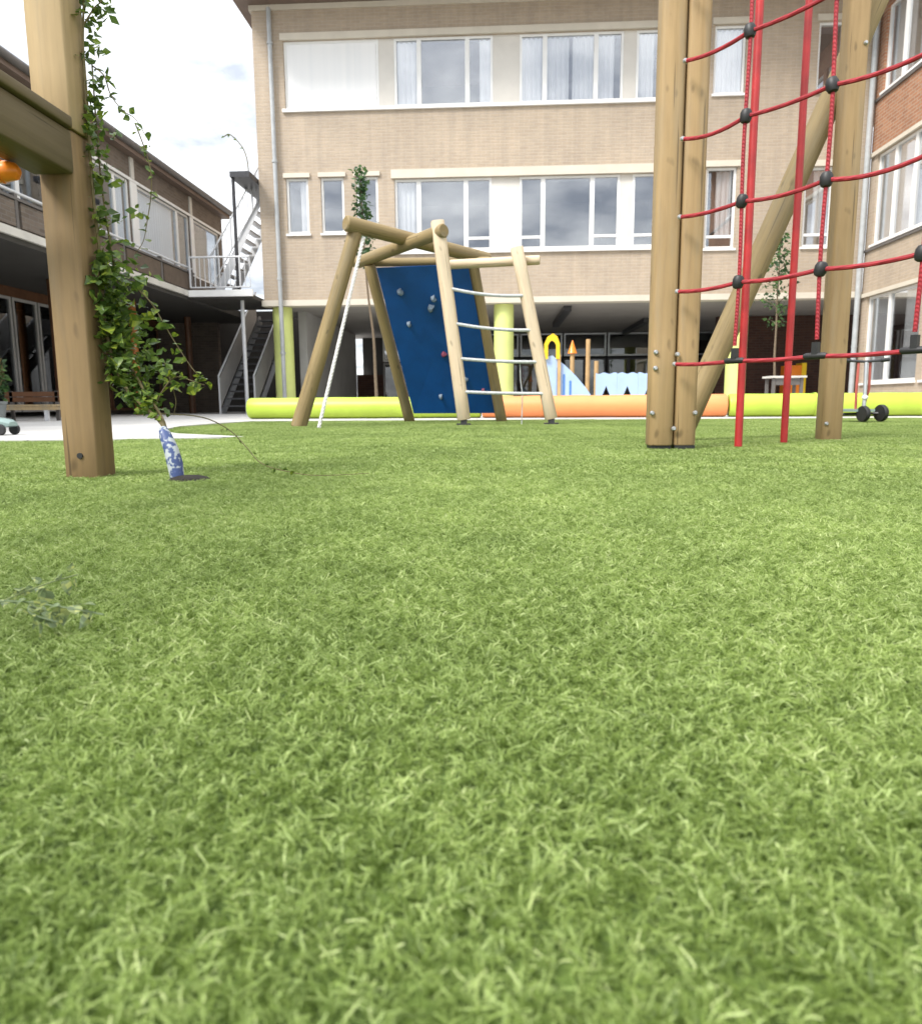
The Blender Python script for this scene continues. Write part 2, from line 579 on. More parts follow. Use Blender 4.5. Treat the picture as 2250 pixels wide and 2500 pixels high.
def beam(name, p0, p1, w, d, mat, parent, ch=0.012, spin=0.0):
    """A sawn timber w x d with eased edges, grain along its length."""
    m, L = axis_matrix(p0, p1, spin)
    a, b = w / 2, d / 2

    def ring(z, s):
        aa, bb, c = a * s, b * s, ch
        e = ch * 0.35
        return [(aa - c, -bb, z), (aa - e, -bb + e, z), (aa, -bb + c, z), (aa, bb - c, z), (aa - e, bb - e, z), (aa - c, bb, z),
                (-aa + c, bb, z), (-aa + e, bb - e, z), (-aa, bb - c, z), (-aa, -bb + c, z), (-aa + e, -bb + e, z), (-aa + c, -bb, z)]
    k = 6
    rings = [ring(0, 0.95), ring(0.006, 1)] + [ring(L * i / k, 1 + random.uniform(-0.004, 0.004)) for i in range(1, k)] + [ring(L - 0.006, 1), ring(L, 0.95)]
    return MB().rings(rings).build(name, mat, parent, True, m)


def T(x, y, z):
    return Matrix.Translation((x, y, z))


# ------------------------------------------------------------------ ground, turf
TURF = [(-9, -3), (9.5, -3), (9.5, 8.8), (7.0, 9.0), (5.0, 9.2), (2.0, 9.35), (-1.0, 9.5), (-3.25, 9.55), (-3.35, 8.6), (-3.3, 7.4), (-2.95, 6.2),
        (-2.45, 5.45), (-1.95, 5.05), (-1.72, 4.86), (-1.95, 4.74), (-2.4, 4.6), (-3.2, 4.47), (-5.0, 4.36), (-9, 4.3)]
TURF_Z = -0.011                               # the carpet lies in a shallow tray, its pile about level with the paving
outer = [Vector((x, y, 0)) for x, y in ((-300, -300), (300, -300), (300, 300), (-300, 300))]
inner = [Vector((x, y, 0)) for x, y in TURF]
allp = outer + inner
mb = MB()
mb.v = [tuple(p) for p in allp]
mb.f = [tuple(t) for t in tessellate_polygon([outer, inner])]
for i in range(len(inner)):
    p, q = inner[i], inner[(i + 1) % len(inner)]
    mb.poly([(p.x, p.y, 0), (q.x, q.y, 0), (q.x, q.y, -0.03), (p.x, p.y, -0.03)])
o = mb.build('pavement', M['paving'])
tag(o, 'pale grey paving of the school yard around the turf', None, None, 'structure')
o = MB().poly([(x, y, TURF_Z) for x, y in TURF]).build('turf_ground', M['turf_base'])
tag(o, 'green backing sheet of the artificial turf', None, None, 'structure')
# thin pale edging between the two arms of turf
def inside(x, y, poly=TURF):
    r = False
    j = len(poly) - 1
    for i in range(len(poly)):
        (xi, yi), (xj, yj) = poly[i], poly[j]
        if (yi > y) != (yj > y) and x < (xj - xi) * (y - yi) / (yj - yi) + xi:
            r = not r
        j = i
    return r


def turf_patch(size, step, per, width, lo, hi):
    """Tufts of short curled yarn on a square patch; returns vertices, quads and one tint per vertex."""
    n = int(round(size / step))
    step = size / n
    gx, gy = np.meshgrid((np.arange(n) + 0.5) * step - size / 2, (np.arange(n) + 0.5) * step - size / 2)
    cx, cy = gx.ravel() + rng.uniform(-0.4, 0.4, gx.size) * step, gy.ravel() + rng.uniform(-0.4, 0.4, gx.size) * step
    tall = np.repeat(rng.uniform(0.52, 1.25, gx.size), per)
    tone = np.repeat(rng.normal(0, 0.17, gx.size), per)
    tx = np.repeat(cx, per) + rng.normal(0, 0.15, gx.size * per) * step
    ty = np.repeat(cy, per) + rng.normal(0, 0.16, gx.size * per) * step
    N = tx.size
    th = np.repeat(rng.uniform(0, 2 * PI, gx.size), per) + rng.normal(0, 0.95, N)
    Ln = rng.uniform(lo, hi, N) * tall
    a = rng.uniform(0.0, 0.30, N)
    b = rng.uniform(-0.1, 0.70, N)
    sag = np.clip(rng.normal(0.34, 0.20, N), 0.0, 0.75)
    kink = rng.normal(0, 0.27, N)
    psi = rng.uniform(-1.2, 1.2, N)
    w = width * rng.uniform(0.7, 1.25, N)
    dx, dy = np.cos(th), np.sin(th)
    K = 6
    V = np.zeros((N, K, 2, 3))
    for k in range(K):
        t = k / (K - 1)
        h = Ln * (a * t + b * t ** 2.2)
        lat = Ln * kink * math.sin(t * PI * 1.5)
        px, py = tx + dx * h - dy * lat, ty + dy * h + dx * lat
        pz = Ln * np.maximum(t - sag * t ** 2.6, 0.02)
        ww = w * (1.0 - 0.5 * t ** 4) * 0.5
        ang = psi + t * kink * 4
        wx, wy, wz = -dy * np.cos(ang) * ww, dx * np.cos(ang) * ww, np.sin(ang) * ww * 0.8
        V[:, k, 0] = np.stack([px - wx, py - wy, pz - wz + 0.001], 1)
        V[:, k, 1] = np.stack([px + wx, py + wy, pz + wz + 0.001], 1)
    base = np.arange(N) * K * 2
    F = np.stack([np.stack([base + 2 * k, base + 2 * k + 1, base + 2 * k + 3, base + 2 * k + 2], 1) for k in range(K - 1)], 1).reshape(-1, 4)
    tint = np.clip(rng.normal(0.5, 0.20, N) + tone, 0, 1)
    return V.reshape(-1, 3), F, np.repeat(tint, K * 2)


def make_turf():
    SZ = 0.2
    sets = [turf_patch(SZ, 0.0064, 12, 0.00105, 0.0070, 0.0125) for _ in range(5)] + [turf_patch(SZ, 0.0090, 9, 0.0017, 0.0080, 0.0135) for _ in range(3)]
    vs_, fs_, tint, pid, off = [], [], [], [], 0
    for i, (v, f, tt) in enumerate(sets):
        vs_.append(v); fs_.append(f + off); tint.append(tt); pid.append(np.full(len(v), i)); off += len(v)
    pts, rot, idx = [], [], []
    for iy in range(-6, 49):
        for ix in range(-26, 48):
            x, y = (ix + 0.5) * SZ, (iy + 0.5) * SZ
            if not all(inside(x + sx * 0.085, y + sy * 0.085) for sx in (-1, 1) for sy in (-1, 1)):
                continue
            near = x * x + y * y < 2.3 ** 2
            pts.append((x, y, TURF_Z)); rot.append(random.randrange(4) * PI / 2)
            idx.append(random.randrange(5) if near else 5 + random.randrange(3))
    nb = off
    V = np.concatenate(vs_ + [np.array(pts)])
    F = np.concatenate(fs_)
    me = bpy.data.meshes.new('artificial_grass')
    me.vertices.add(len(V))
    me.vertices.foreach_set('co', V.astype(np.float32).ravel())
    me.loops.add(F.size)
    me.loops.foreach_set('vertex_index', F.astype(np.int32).ravel())
    me.polygons.add(len(F))
    me.polygons.foreach_set('loop_start', (np.arange(len(F)) * 4).astype(np.int32))
    me.update(calc_edges=True)
    P = len(pts)
    at = me.attributes.new('tint', 'FLOAT', 'POINT')
    at.data.foreach_set('value', np.concatenate(tint + [np.zeros(P)]).astype(np.float32))
    at = me.attributes.new('patch', 'INT', 'POINT')
    at.data.foreach_set('value', np.concatenate(pid + [np.full(P, -1)]).astype(np.int32))
    at = me.attributes.new('turn', 'FLOAT', 'POINT')
    at.data.foreach_set('value', np.concatenate([np.zeros(nb), np.array(rot)]).astype(np.float32))
    at = me.attributes.new('pick', 'INT', 'POINT')
    at.data.foreach_set('value', np.concatenate([np.zeros(nb), np.array(idx)]).astype(np.int32))
    me.materials.append(M['turf'])
    ob = bpy.data.objects.new('artificial_grass', me)
    link(ob)
    ng = bpy.data.node_groups.new('lay_turf', 'GeometryNodeTree')
    ng.interface.new_socket('Geometry', in_out='INPUT', socket_type='NodeSocketGeometry')
    ng.interface.new_socket('Geometry', in_out='OUTPUT', socket_type='NodeSocketGeometry')
    N, L = ng.nodes, ng.links
    gi, go = N.new('NodeGroupInput'), N.new('NodeGroupOutput')

    def named(nm, typ):
        a = N.new('GeometryNodeInputNamedAttribute')
        a.data_type = typ
        a.inputs['Name'].default_value = nm
        return a.outputs['Attribute']
    pa = named('patch', 'INT')

    def pick(k):
        c = N.new('FunctionNodeCompare')
        c.data_type = 'INT'
        c.operation = 'EQUAL'
        L.new(pa, c.inputs[2])
        c.inputs[3].default_value = k
        s = N.new('GeometryNodeSeparateGeometry')
        s.domain = 'POINT'
        L.new(gi.outputs[0], s.inputs['Geometry'])
        L.new(c.outputs[0], s.inputs['Selection'])
        return s.outputs['Selection']
    g2i = N.new('GeometryNodeGeometryToInstance')
    for k in reversed(range(len(sets))):
        L.new(pick(k), g2i.inputs[0])
    iop = N.new('GeometryNodeInstanceOnPoints')
    L.new(pick(-1), iop.inputs['Points'])
    L.new(g2i.outputs[0], iop.inputs['Instance'])
    iop.inputs['Pick Instance'].default_value = True
    L.new(named('pick', 'INT'), iop.inputs['Instance Index'])
    cx = N.new('ShaderNodeCombineXYZ')
    L.new(named('turn', 'FLOAT'), cx.inputs[2])
    L.new(cx.outputs[0], iop.inputs['Rotation'])
    L.new(iop.outputs[0], go.inputs[0])
    md = ob.modifiers.new('lay_turf', 'NODES')
    md.node_group = ng
    tag(ob, 'short curly green artificial grass covering the play yard', 'grass', None, 'stuff')


make_turf()


# ------------------------------------------------------------------ buildings
def frame_map(kind, c):
    """(u, n, z) -> world. n runs into the building."""
    if kind == 'front':
        return lambda u, n, z: (u, c + n, z)
    if kind == 'east':                       # faces -X, stands at X = c
        return lambda u, n, z: (c + n, u, z)
    return lambda u, n, z: (c - n, u, z)     # 'west': faces +X


def fbox(mb, f, u0, u1, n0, n1, z0, z1):
    p = [f(u0, n0, z0), f(u1, n1, z1)]
    lo = [min(a, b) for a, b in zip(*p)]
    hi = [max(a, b) for a, b in zip(*p)]
    return mb.box(lo[0], hi[0], lo[1], hi[1], lo[2], hi[2])


def wall(name, f, u0, u1, z0, z1, th, holes, mat, parent):
    us = sorted({u0, u1} | {h[0] for h in holes} | {h[1] for h in holes})
    zs = sorted({z0, z1} | {h[2] for h in holes} | {h[3] for h in holes})
    us = [u for u in us if u0 <= u <= u1]
    zs = [z for z in zs if z0 <= z <= z1]

    def solid(i, j):
        if i < 0 or j < 0 or i >= len(us) - 1 or j >= len(zs) - 1:
            return False
        u, z = (us[i] + us[i + 1]) / 2, (zs[j] + zs[j + 1]) / 2
        return not any(h[0] < u < h[1] and h[2] < z < h[3] for h in holes)
    mb = MB()
    for i in range(len(us) - 1):
        for j in range(len(zs) - 1):
            if not solid(i, j):
                continue
            a, b, c, d = us[i], us[i + 1], zs[j], zs[j + 1]
            mb.poly([f(a, 0, c), f(b, 0, c), f(b, 0, d), f(a, 0, d)])
            mb.poly([f(a, th, c), f(a, th, d), f(b, th, d), f(b, th, c)])
            if not solid(i - 1, j):
                mb.poly([f(a, 0, c), f(a, 0, d), f(a, th, d), f(a, th, c)])
            if not solid(i + 1, j):
                mb.poly([f(b, 0, c), f(b, th, c), f(b, th, d), f(b, 0, d)])
            if not solid(i, j - 1):
                mb.poly([f(a, 0, c), f(a, th, c), f(b, th, c), f(b, 0, c)])
            if not solid(i, j + 1):
                mb.poly([f(a, 0, d), f(b, 0, d), f(b, th, d), f(a, th, d)])
    return mb.build(name, mat, parent)


def curtain_mesh(f, u0, u1, z0, z1, n, amp=0.022, wave=0.11):
    mb = MB()
    k = max(4, int((u1 - u0) / 0.02))
    ph = random.uniform(0, 6)
    row = []
    for i in range(k + 1):
        u = u0 + (u1 - u0) * i / k
        row.append((u, n + amp * math.sin(2 * PI * u / wave + ph + 0.9 * math.sin(u * 5 + ph))))
    for (ua, na), (ub, nb) in zip(row, row[1:]):
        mb.poly([f(ua, na, z0), f(ub, nb, z0), f(ub, nb, z1), f(ua, na, z1)])
    return mb


def window(parent, f, u0, u1, z0, z1, mull=(), low=(), blind=(), fw=0.055, rec=0.05, mat='white', sill=True, gl='glass', mw=0.05):
    """Frame mesh with one pane per light; low = lights with a transom near the bottom; blind = curtains (u0, u1, z0)."""
    mull = sorted(mull)
    mb = MB()
    d0, d1 = rec, rec + 0.07
    fbox(mb, f, u0 + 0.003, u0 + fw, d0, d1, z0 + 0.003, z1 - 0.003)
    fbox(mb, f, u1 - fw, u1 - 0.003, d0, d1, z0 + 0.003, z1 - 0.003)
    fbox(mb, f, u0 + fw, u1 - fw, d0, d1, z0 + 0.003, z0 + fw)
    fbox(mb, f, u0 + fw, u1 - fw, d0, d1, z1 - fw, z1 - 0.003)
    for m in mull:
        fbox(mb, f, m - mw, m + mw, d0 - 0.004, d1, z0 + fw, z1 - fw)
    o = mb.build('window', M[mat], parent)
    edges = [u0 + fw] + [e for m in mull for e in (m - mw, m + mw)] + [u1 - fw]
    for i in range(0, len(edges), 2):
        a, b = edges[i], edges[i + 1]
        zt = z0 + fw
        if i // 2 in low:
            q = MB()
            fbox(q, f, a, b, d0 + 0.005, d1, z0 + 0.24, z0 + 0.30)
            q.build('transom', M[mat], o)
            p = MB()
            fbox(p, f, a, b, d0 + 0.03, d0 + 0.04, z0 + fw, z0 + 0.24)
            p.build('pane', M[gl], o)
            zt = z0 + 0.30
        p = MB()
        fbox(p, f, a, b, d0 + 0.03, d0 + 0.04, zt, z1 - fw)
        p.build('pane', M[gl], o)
    if sill:
        s = MB()
        fbox(s, f, u0 - 0.03, u1 + 0.03, -0.045, rec, z0 - 0.05, z0 - 0.002)
        s.build('sill', M['white'], o)
    for (a, b, zb) in blind:
        curtain_mesh(f, a, b, zb, z1 - fw, d1 + 0.035).build('curtain', M['curtain'], o, True)
    return o


# --- main block ------------------------------------------------------
YF = 17.5
F = frame_map('front', YF)
main = thing('school_building', (1.3, YF, 0), 'three storey beige brick school block with ribbon windows over an open ground floor', 'building')
TOP = [(-4.86, -2.71), (-2.36, -0.14), (0.45, 2.74), (3.02, 3.62)]
LOW = [(-2.40, -0.17), (0.46, 2.73), (3.01, 3.61)]
SMALL = [(-4.92, -4.40), (-4.11, -3.57), (-3.29, -2.78)]
holes = [(-4.86, 3.62, 6.86, 8.30), (4.70, 5.38, 6.92, 8.33), (6.92, 7.48, 6.92, 8.33), (-2.40, 3.61, 3.72, 5.31), (4.64, 5.31, 3.65, 5.40), (6.80, 7.44, 3.65, 5.36)]
holes += [(a, b, 4.15, 5.38) for a, b in SMALL]
wall('wall', F, -5.55, 8.2, 2.655, 8.93, 0.28, holes, M['brick'], main)
MB().box(-5.55, -5.30, YF + 0.283, 27, 2.655, 8.93).build('wall', M['brick'], main)
MB().box(-5.30, 12.0, 26.6, 26.9, 2.7, 8.93).build('wall', M['brick'], main)
MB().box(-5.60, 8.19, YF - 0.03, YF + 0.25, 8.933, 9.045).build('cornice', M['cream'], main)
rf = MB().box(-5.87, 12.2, 16.2, 27.6, 9.05, 9.13).build('roof', M['soffit_brown'], main)
MB().box(-5.93, 12.25, 16.14, 27.65, 9.133, 9.33).build('roof_edge', M['offwhite'], rf)
MB().box(-5.60, 8.19, YF - 0.035, YF + 0.30, 2.52, 2.652).build('floor_edge_band', M['cream'], main)
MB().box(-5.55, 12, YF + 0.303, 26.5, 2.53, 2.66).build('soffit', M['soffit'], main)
# rooms behind the windows
MB().poly([(-5.28, 21.6, 2.68), (8.15, 21.6, 2.68), (8.15, 21.6, 8.9), (-5.28, 21.6, 8.9)]).build('room_wall', M['interior'], main)
MB().box(-5.28, 8.15, YF + 0.29, 21.59, 5.75, 5.95).build('room_floor', M['interior'], main)
MB().box(-5.28, 8.15, YF + 0.29, 21.59, 2.67, 2.72).build('room_floor', M['interior'], main)
for x in (-2.55, 0.15, 2.9, 4.2, 6.2):
    MB().box(x - 0.06, x + 0.06, YF + 0.29, 21.58, 2.73, 5.74).build('room_partition', M['interior'], main)
    MB().box(x - 0.06, x + 0.06, YF + 0.29, 21.58, 5.96, 8.9).build('room_partition', M['interior'], main)
# upper ribbon
MB().box(-4.92, 3.70, YF - 0.05, YF + 0.12, 8.303, 8.44).build('lintel', M['cream'], main)
MB().box(-4.92, 3.70, YF - 0.06, YF + 0.085, 6.79, 6.857).build('sill', M['white'], main)
for a, b in ((-2.71, -2.36), (-0.14, 0.45), (2.74, 3.02)):
    MB().box(a, b, YF + 0.05, YF + 0.2, 6.86, 8.30).build('cream_panel', M['panel'], main)
MB().box(3.62, 3.70, YF - 0.03, YF + 0.12, 6.86, 8.30).build('window_jamb', M['cream'], main)
w1 = window(main, F, -4.86, -2.71, 6.86, 8.30, sill=False)
MB().box(-4.80, -2.77, YF + 0.052, YF + 0.060, 6.92, 8.24).build('reflection_sheet', M['curtain'], w1)  # white sheet added before the pane, standing in for its bright sky reflection
window(main, F, -2.36, -0.14, 6.86, 8.30, (-1.80, -0.715), sill=False, blind=[(-2.3, -1.85, 6.9), (-0.44, -0.18, 6.9)])
window(main, F, 0.45, 2.74, 6.86, 8.30, (1.01, 2.14), sill=False, blind=[(0.5, 1.55, 6.9), (1.63, 2.12, 6.9), (2.2, 2.55, 6.9)])
window(main, F, 3.02, 3.62, 6.86, 8.30, sill=False, blind=[(3.05, 3.42, 6.9)])
for a, b, bl in ((4.70, 5.38, [(4.72, 5.36, 6.95)]), (6.92, 7.48, [])):
    window(main, F, a, b, 6.92, 8.33, blind=bl)
    MB().box(a - 0.06, b + 0.06, YF - 0.045, YF + 0.09, 8.333, 8.46).build('lintel', M['cream'], main)
# lower ribbon
MB().box(-2.47, 3.69, YF - 0.05, YF + 0.12, 5.313, 5.50).build('lintel', M['cream'], main)
MB().box(-2.47, 3.69, YF - 0.06, YF + 0.085, 3.645, 3.717).build('sill', M['white'], main)
for a, b in ((-0.17, 0.46), (2.73, 3.01)):
    MB().box(a, b, YF + 0.05, YF + 0.2, 3.72, 5.31).build('cream_panel', M['panel'], main)
MB().box(3.61, 3.69, YF - 0.03, YF + 0.12, 3.72, 5.31).build('window_jamb', M['cream'], main)
window(main, F, -2.40, -0.17, 3.72, 5.31, (-1.846, -0.762), low=(2,), sill=False, blind=[(-2.34, -1.92, 3.78)])
window(main, F, 0.46, 2.73, 3.72, 5.31, (0.996, 2.108), low=(0, 2), sill=False)
window(main, F, 3.01, 3.61, 3.72, 5.31, low=(0,), sill=False)
for a, b, t in ((4.64, 5.31, 5.40), (6.80, 7.44, 5.36)):
    window(main, F, a, b, 3.65, t, low=(0,), blind=[(a + 0.25, b - 0.06, 3.95)])
    MB().box(a - 0.06, b + 0.06, YF - 0.045, YF + 0.09, t + 0.003, t + 0.13).build('lintel', M['cream'], main)
for i, (a, b) in enumerate(SMALL):
    window(main, F, a, b, 4.15, 5.38, blind=[] if i else [(a + 0.3, b - 0.04, 4.2)])
    MB().box(a - 0.05, b + 0.05, YF - 0.045, YF + 0.09, 5.383, 5.48).build('lintel', M['cream'], main)
# drainpipes
for x, y, z0, z1 in ((-5.13, YF - 0.09, 0.02, 8.95), (8.08, YF - 0.10, 0.02, 9.0)):
    p = MB().tube([(x, y, z0), (x, y, z1)], 0.05 if x < 0 else 0.06, 12).build('drainpipe', M['pipe'], main, True)
    for z in (1.4, 3.1, 5.7, 8.2):
        MB().lathe([(0.066, 0), (0.066, 0.05)], 12, (x, y, z)).build('pipe_clip', M['pipe'], p, True)
# round columns of the open ground floor
for x in (-5.22, 0.11, 5.58):
    MB().lathe([(0.235, 0.0), (0.235, 2.40), (0.232, 2.515)], 32, (x, YF + 0.33, 0)).build('column', M['lime_col'], main, True)
# walls and glazing under the block
MB().box(-5.05, -4.85, 18.6, 25.0, 0.0, 2.528).build('ground_floor_wall', M['wallgrey'], main)
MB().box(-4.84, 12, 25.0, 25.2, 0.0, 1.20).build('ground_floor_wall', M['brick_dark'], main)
FB = frame_map('front', 24.9)
for k in range(7):
    a = -2.2 + k * 1.45
    window(main, FB, a, a + 1.40, 1.74, 2.50, sill=False, mat='steel', gl='glass_dark', rec=0.02)
    window(main, FB, a, a + 1.40, 0.25, 1.68, (a + 0.7,), sill=False, mat='darkmetal', gl='glass_dark', rec=0.02)
window(main, FB, -3.92, -2.90, 1.62, 2.42, sill=False, mat='white', gl='glass', rec=0.0, blind=[(-3.85, -2.95, 1.7)])
window(main, FB, -3.92, -2.90, 0.05, 1.58, (-3.42,), sill=False, mat='wallgrey', gl='glass_dark', rec=0.02)
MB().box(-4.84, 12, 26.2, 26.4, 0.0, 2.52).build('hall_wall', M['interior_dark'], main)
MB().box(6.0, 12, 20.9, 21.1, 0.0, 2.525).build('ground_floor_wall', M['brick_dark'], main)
for x, y0, y1 in ((1.65, 18.2, 22.0), (4.1, 21.0, 24.6)):
    MB().box(x - 0.09, x + 0.09, y0, y1, 2.40, 2.526).build('ceiling_strip', M['darkmetal'], main)

# --- left wing --------------------------------------------------------
west = thing('gallery_wing', (-8.0, 12.0, 0), 'two storey brown wing with a first floor gallery beside the pale metal stair', 'building')
W = frame_map('west', -8.0)
wl_u = [(21.35, 19.55, ()), (19.3, 16.55, (18.62,)), (16.2, 13.6, (15.6,)), (13.3, 10.7, (12.4, 11.5)), (10.4, 7.8, (9.5, 8.6)), (7.5, 4.9, (6.6, 5.7))]
wholes = [(b, a, 3.55, 5.04) for a, b, m in wl_u]
wall('wall', W, 2.0, 21.6, 2.80, 5.545, 0.22, wholes, M['brick_brown'], west)
for i, (a, b, m) in enumerate(wl_u):
    window(west, W, b, a, 3.55, 5.04, m, sill=False, blind=[(16.66, 18.5, 3.6)] if i == 1 else ([(15.66, 16.1, 3.6)] if i == 2 else []), rec=0.03, gl='glass_wing')
fb = MB()
fbox(fb, W, 2.0, 21.62, -0.03, 0.1, 5.043, 5.10)
fb.build('window_head_band', M['white'], west)
for y in (16.35, 19.4, 13.45):
    q = MB()
    fbox(q, W, y - 0.07, y + 0.07, -0.035, 0.02, 5.103, 5.54)
    q.build('fascia_cover_strip', M['offwhite'], west)
for a, b in ((16.2, 16.55), (19.3, 19.55), (13.3, 13.6)):
    q = MB()
    fbox(q, W, a + 0.03, b - 0.03, -0.025, 0.02, 3.56, 5.04)
    q.build('window_cover_strip', M['white'], west)
r = MB().box(-14, -7.80, 1.8, 21.75, 5.55, 5.66).build('roof', M['soffit_brown'], west)
MB().tube([(-7.76, 1.8, 5.70), (-7.76, 21.75, 5.70)], 0.075, 10).build('gutter', M['gutter'], r, True)
MB().box(-14, -7.84, 1.8, 21.7, 5.662, 5.78).build('roof_edge', M['gutter'], r)
MB().box(-13.9, -8.22, 21.4, 21.6, 0, 5.54).build('end_wall', M['brick_brown'], west)
MB().box(-10.5, -10.4, 2.0, 21.4, 2.8, 5.5).build('room_wall', M['interior'], west)
MB().box(-10.39, -8.23, 2.0, 21.39, 5.40, 5.53).build('room_ceiling', M['interior'], west)
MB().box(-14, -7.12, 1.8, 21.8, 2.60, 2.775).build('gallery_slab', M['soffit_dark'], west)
MB().box(-7.118, -7.06, 1.8, 17.15, 2.68, 2.80).build('slab_edge', M['offwhite'], west)
for y in np.arange(3.1, 17.1, 1.55):
    MB().box(-7.13, -7.07, y - 1.44, y - 0.03, 2.83, 3.19).build('parapet_panel', M['parapet'] if y > 12.5 else M['brick_brown'], west)
    MB().box(-7.145, -7.06, y - 0.03, y + 0.035, 2.805, 3.30).build('parapet_post', M['gutter'], west)
MB().box(-7.15, -7.05, 1.8, 17.15, 3.205, 3.245).build('parapet_cap', M['gutter'], west)
MB().tube([(-7.10, 1.8, 3.325), (-7.10, 17.15, 3.325)], 0.026, 8).build('handrail', M['railing'], west, True)
# ground floor, set back under the gallery
G_ = frame_map('west', -9.8)
gy = [21.0, 19.6, 18.2, 16.8, 15.45, 14.62, 13.2, 11.8, 10.4, 9.0, 7.6, 6.2, 4.8]
for a, b in zip(gy, gy[1:]):
    window(west, G_, b + 0.02, a - 0.02, 0.10, 2.40, sill=False, mat='wallgrey' if 13 < b < 16 else 'timber_brown', gl='glass_dark', rec=0.0, fw=0.06)
MB().box(-9.93, -9.8, 2, 21.2, 2.403, 2.598).build('glazing_head', M['timber_brown'], west)
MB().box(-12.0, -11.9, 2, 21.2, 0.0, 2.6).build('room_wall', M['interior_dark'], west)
for y, m in ((13.9, 'timber_brown'), (16.95, 'timber_orange'), (20.0, 'timber_brown'), (23.0, 'timber_brown'), (10.8, 'timber_brown'), (7.7, 'timber_brown')):
    if y < 21.5:
        MB().lathe([(0.085, 0), (0.085, 2.598)], 14, (-8.5, y, 0)).build('column', M[m], west, True)

# --- metal stair between the wing and the main block -------------------
stair = thing('metal_staircase', (-6.4, 18, 0), 'grey metal outdoor staircase with railed landing between gallery wing and brick block', 'staircase')
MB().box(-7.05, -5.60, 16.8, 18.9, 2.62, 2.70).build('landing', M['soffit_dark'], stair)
MB().box(-7.05, -5.57, 16.74, 16.798, 2.655, 2.80).build('landing_edge', M['white'], stair)
MB().tube([(-5.98, 17.2, 0), (-5.98, 17.2, 2.62)], 0.045, 10).build('post', M['railing'], stair, True)
MB().tube([(-5.98, 17.0, 2.8), (-5.98, 17.0, 5.258)], 0.04, 8).build('post', M['darkmetal'], stair, True)


def railing(x0, x1, y, z0, z1, h, step=0.11):
    k = int(abs(x1 - x0) / step)
    r_ = MB().tube([(x0, y, z0 + h), (x1, y, z1 + h)], 0.022, 8).build('handrail', M['railing'], stair, True)
    MB().tube([(x0, y, z0 + 0.06), (x1, y, z1 + 0.06)], 0.016, 6).build('bottom_rail', M['railing'], r_, True)
    for i in range(k + 1):
        x = x0 + (x1 - x0) * i / k
        z = z0 + (z1 - z0) * i / k
        MB().tube([(x, y, z + 0.06), (x, y, z + h)], 0.011 if i % 5 else 0.022, 5).build('baluster', M['railing'], r_)


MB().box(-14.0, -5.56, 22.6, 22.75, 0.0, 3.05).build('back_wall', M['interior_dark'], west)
railing(-7.0, -5.62, 16.77, 2.80, 2.80, 0.72)
for k in range(14):                                   # lower flight, going back
    y = 17.9 + k * 0.235
    MB().box(-6.83, -6.02, y, y + 0.25, 0.165 + k * 0.185, 0.205 + k * 0.185).build('tread', M['tread'], stair)
for x in (-6.87, -5.99):
    MB().poly([(x, 17.8, 0.0), (x, 18.15, 0.0), (x, 21.4, 2.55), (x, 21.2, 2.75)]).poly([(x - 0.03, 17.8, 0.0), (x - 0.03, 21.2, 2.75), (x - 0.03, 21.4, 2.55), (x - 0.03, 18.15, 0.0)]).build('stringer', M['steel'], stair)
    q = MB().tube([(x, 17.8, 0.0), (x, 17.8, 0.92), (x, 20.9, 3.35)], 0.024, 8).build('handrail', M['railing'], stair, True)
    MB().poly([(x, 17.85, 0.15), (x, 20.9, 2.6), (x, 20.9, 3.30), (x, 17.85, 0.86)]).build('mesh_panel', M['wallgrey'], q)
for k in range(11):                                   # upper flight, rising to the right
    x = -6.95 + k * 0.118
    MB().box(x, x + 0.16, 17.9, 18.75, 2.95 + k * 0.2, 2.985 + k * 0.2).build('tread', M['railing'], stair)
for y in (17.86, 18.79):
    MB().poly([(-7.0, y, 2.72), (-6.75, y, 2.72), (-5.62, y, 4.95), (-5.62, y, 5.2)]).build('stringer', M['railing'], stair)
railing(-6.95, -5.62, 17.84, 2.95, 5.05, 0.75)
MB().box(-6.02, -5.57, 16.9, 18.9, 5.26, 5.38).build('upper_landing', M['darkmetal'], stair)

# --- right wing --------------------------------------------------------
east = thing('window_wing', (8.2, 13, 0), 'brick wing with tall white framed windows and an orange brick band', 'building')
E_ = frame_map('east', 8.2)
eu = [(15.05, 17.2, (16.32,)), (12.4, 14.85, (13.25, 14.05)), (9.8, 12.2, (10.6, 11.4)), (7.2, 9.6, (8.0, 8.8))]
eh = [(a, b, z0, z1) for a, b, m in eu for z0, z1 in ((0.60, 2.49), (3.60, 5.48), (6.74, 8.45))]
wall('wall', E_, 5.0, YF - 0.02, 0.0, 5.60, 0.28, [h for h in eh if h[3] < 5.6], M['brick'], east)
wall('upper_wall', E_, 5.0, YF - 0.02, 5.603, 9.0, 0.28, [h for h in eh if h[3] > 5.6], M['brick_red'], east)
for a, b, m in eu:
    for z0, z1 in ((0.60, 2.49), (3.60, 5.48), (6.74, 8.45)):
        mm = m if z0 < 1 or len(m) > 1 else (15.75, 16.5)
        cur = [(a + 0.08, a + 0.85, z0 + 0.06), (b - 0.85, b - 0.08, z0 + 0.06)] if z0 > 1 else [(b - 0.8, b - 0.1, z0 + 0.06), (a + 0.15, a + 0.8, z0 + 0.06)]
        window(east, E_, a, b, z0, z1, mm, blind=cur)
for z in (2.493, 5.483):
    q = MB()
    fbox(q, E_, 5.0, YF - 0.05, -0.05, 0.1, z, z + 0.085)
    q.build('lintel', M['cream'], east)
for z in (3.48, 6.62):
    q = MB()
    fbox(q, E_, 5.0, YF - 0.05, -0.04, 0.0 - 0.002, z, z + 0.05)
    q.build('sill_band', M['gutter'], east)
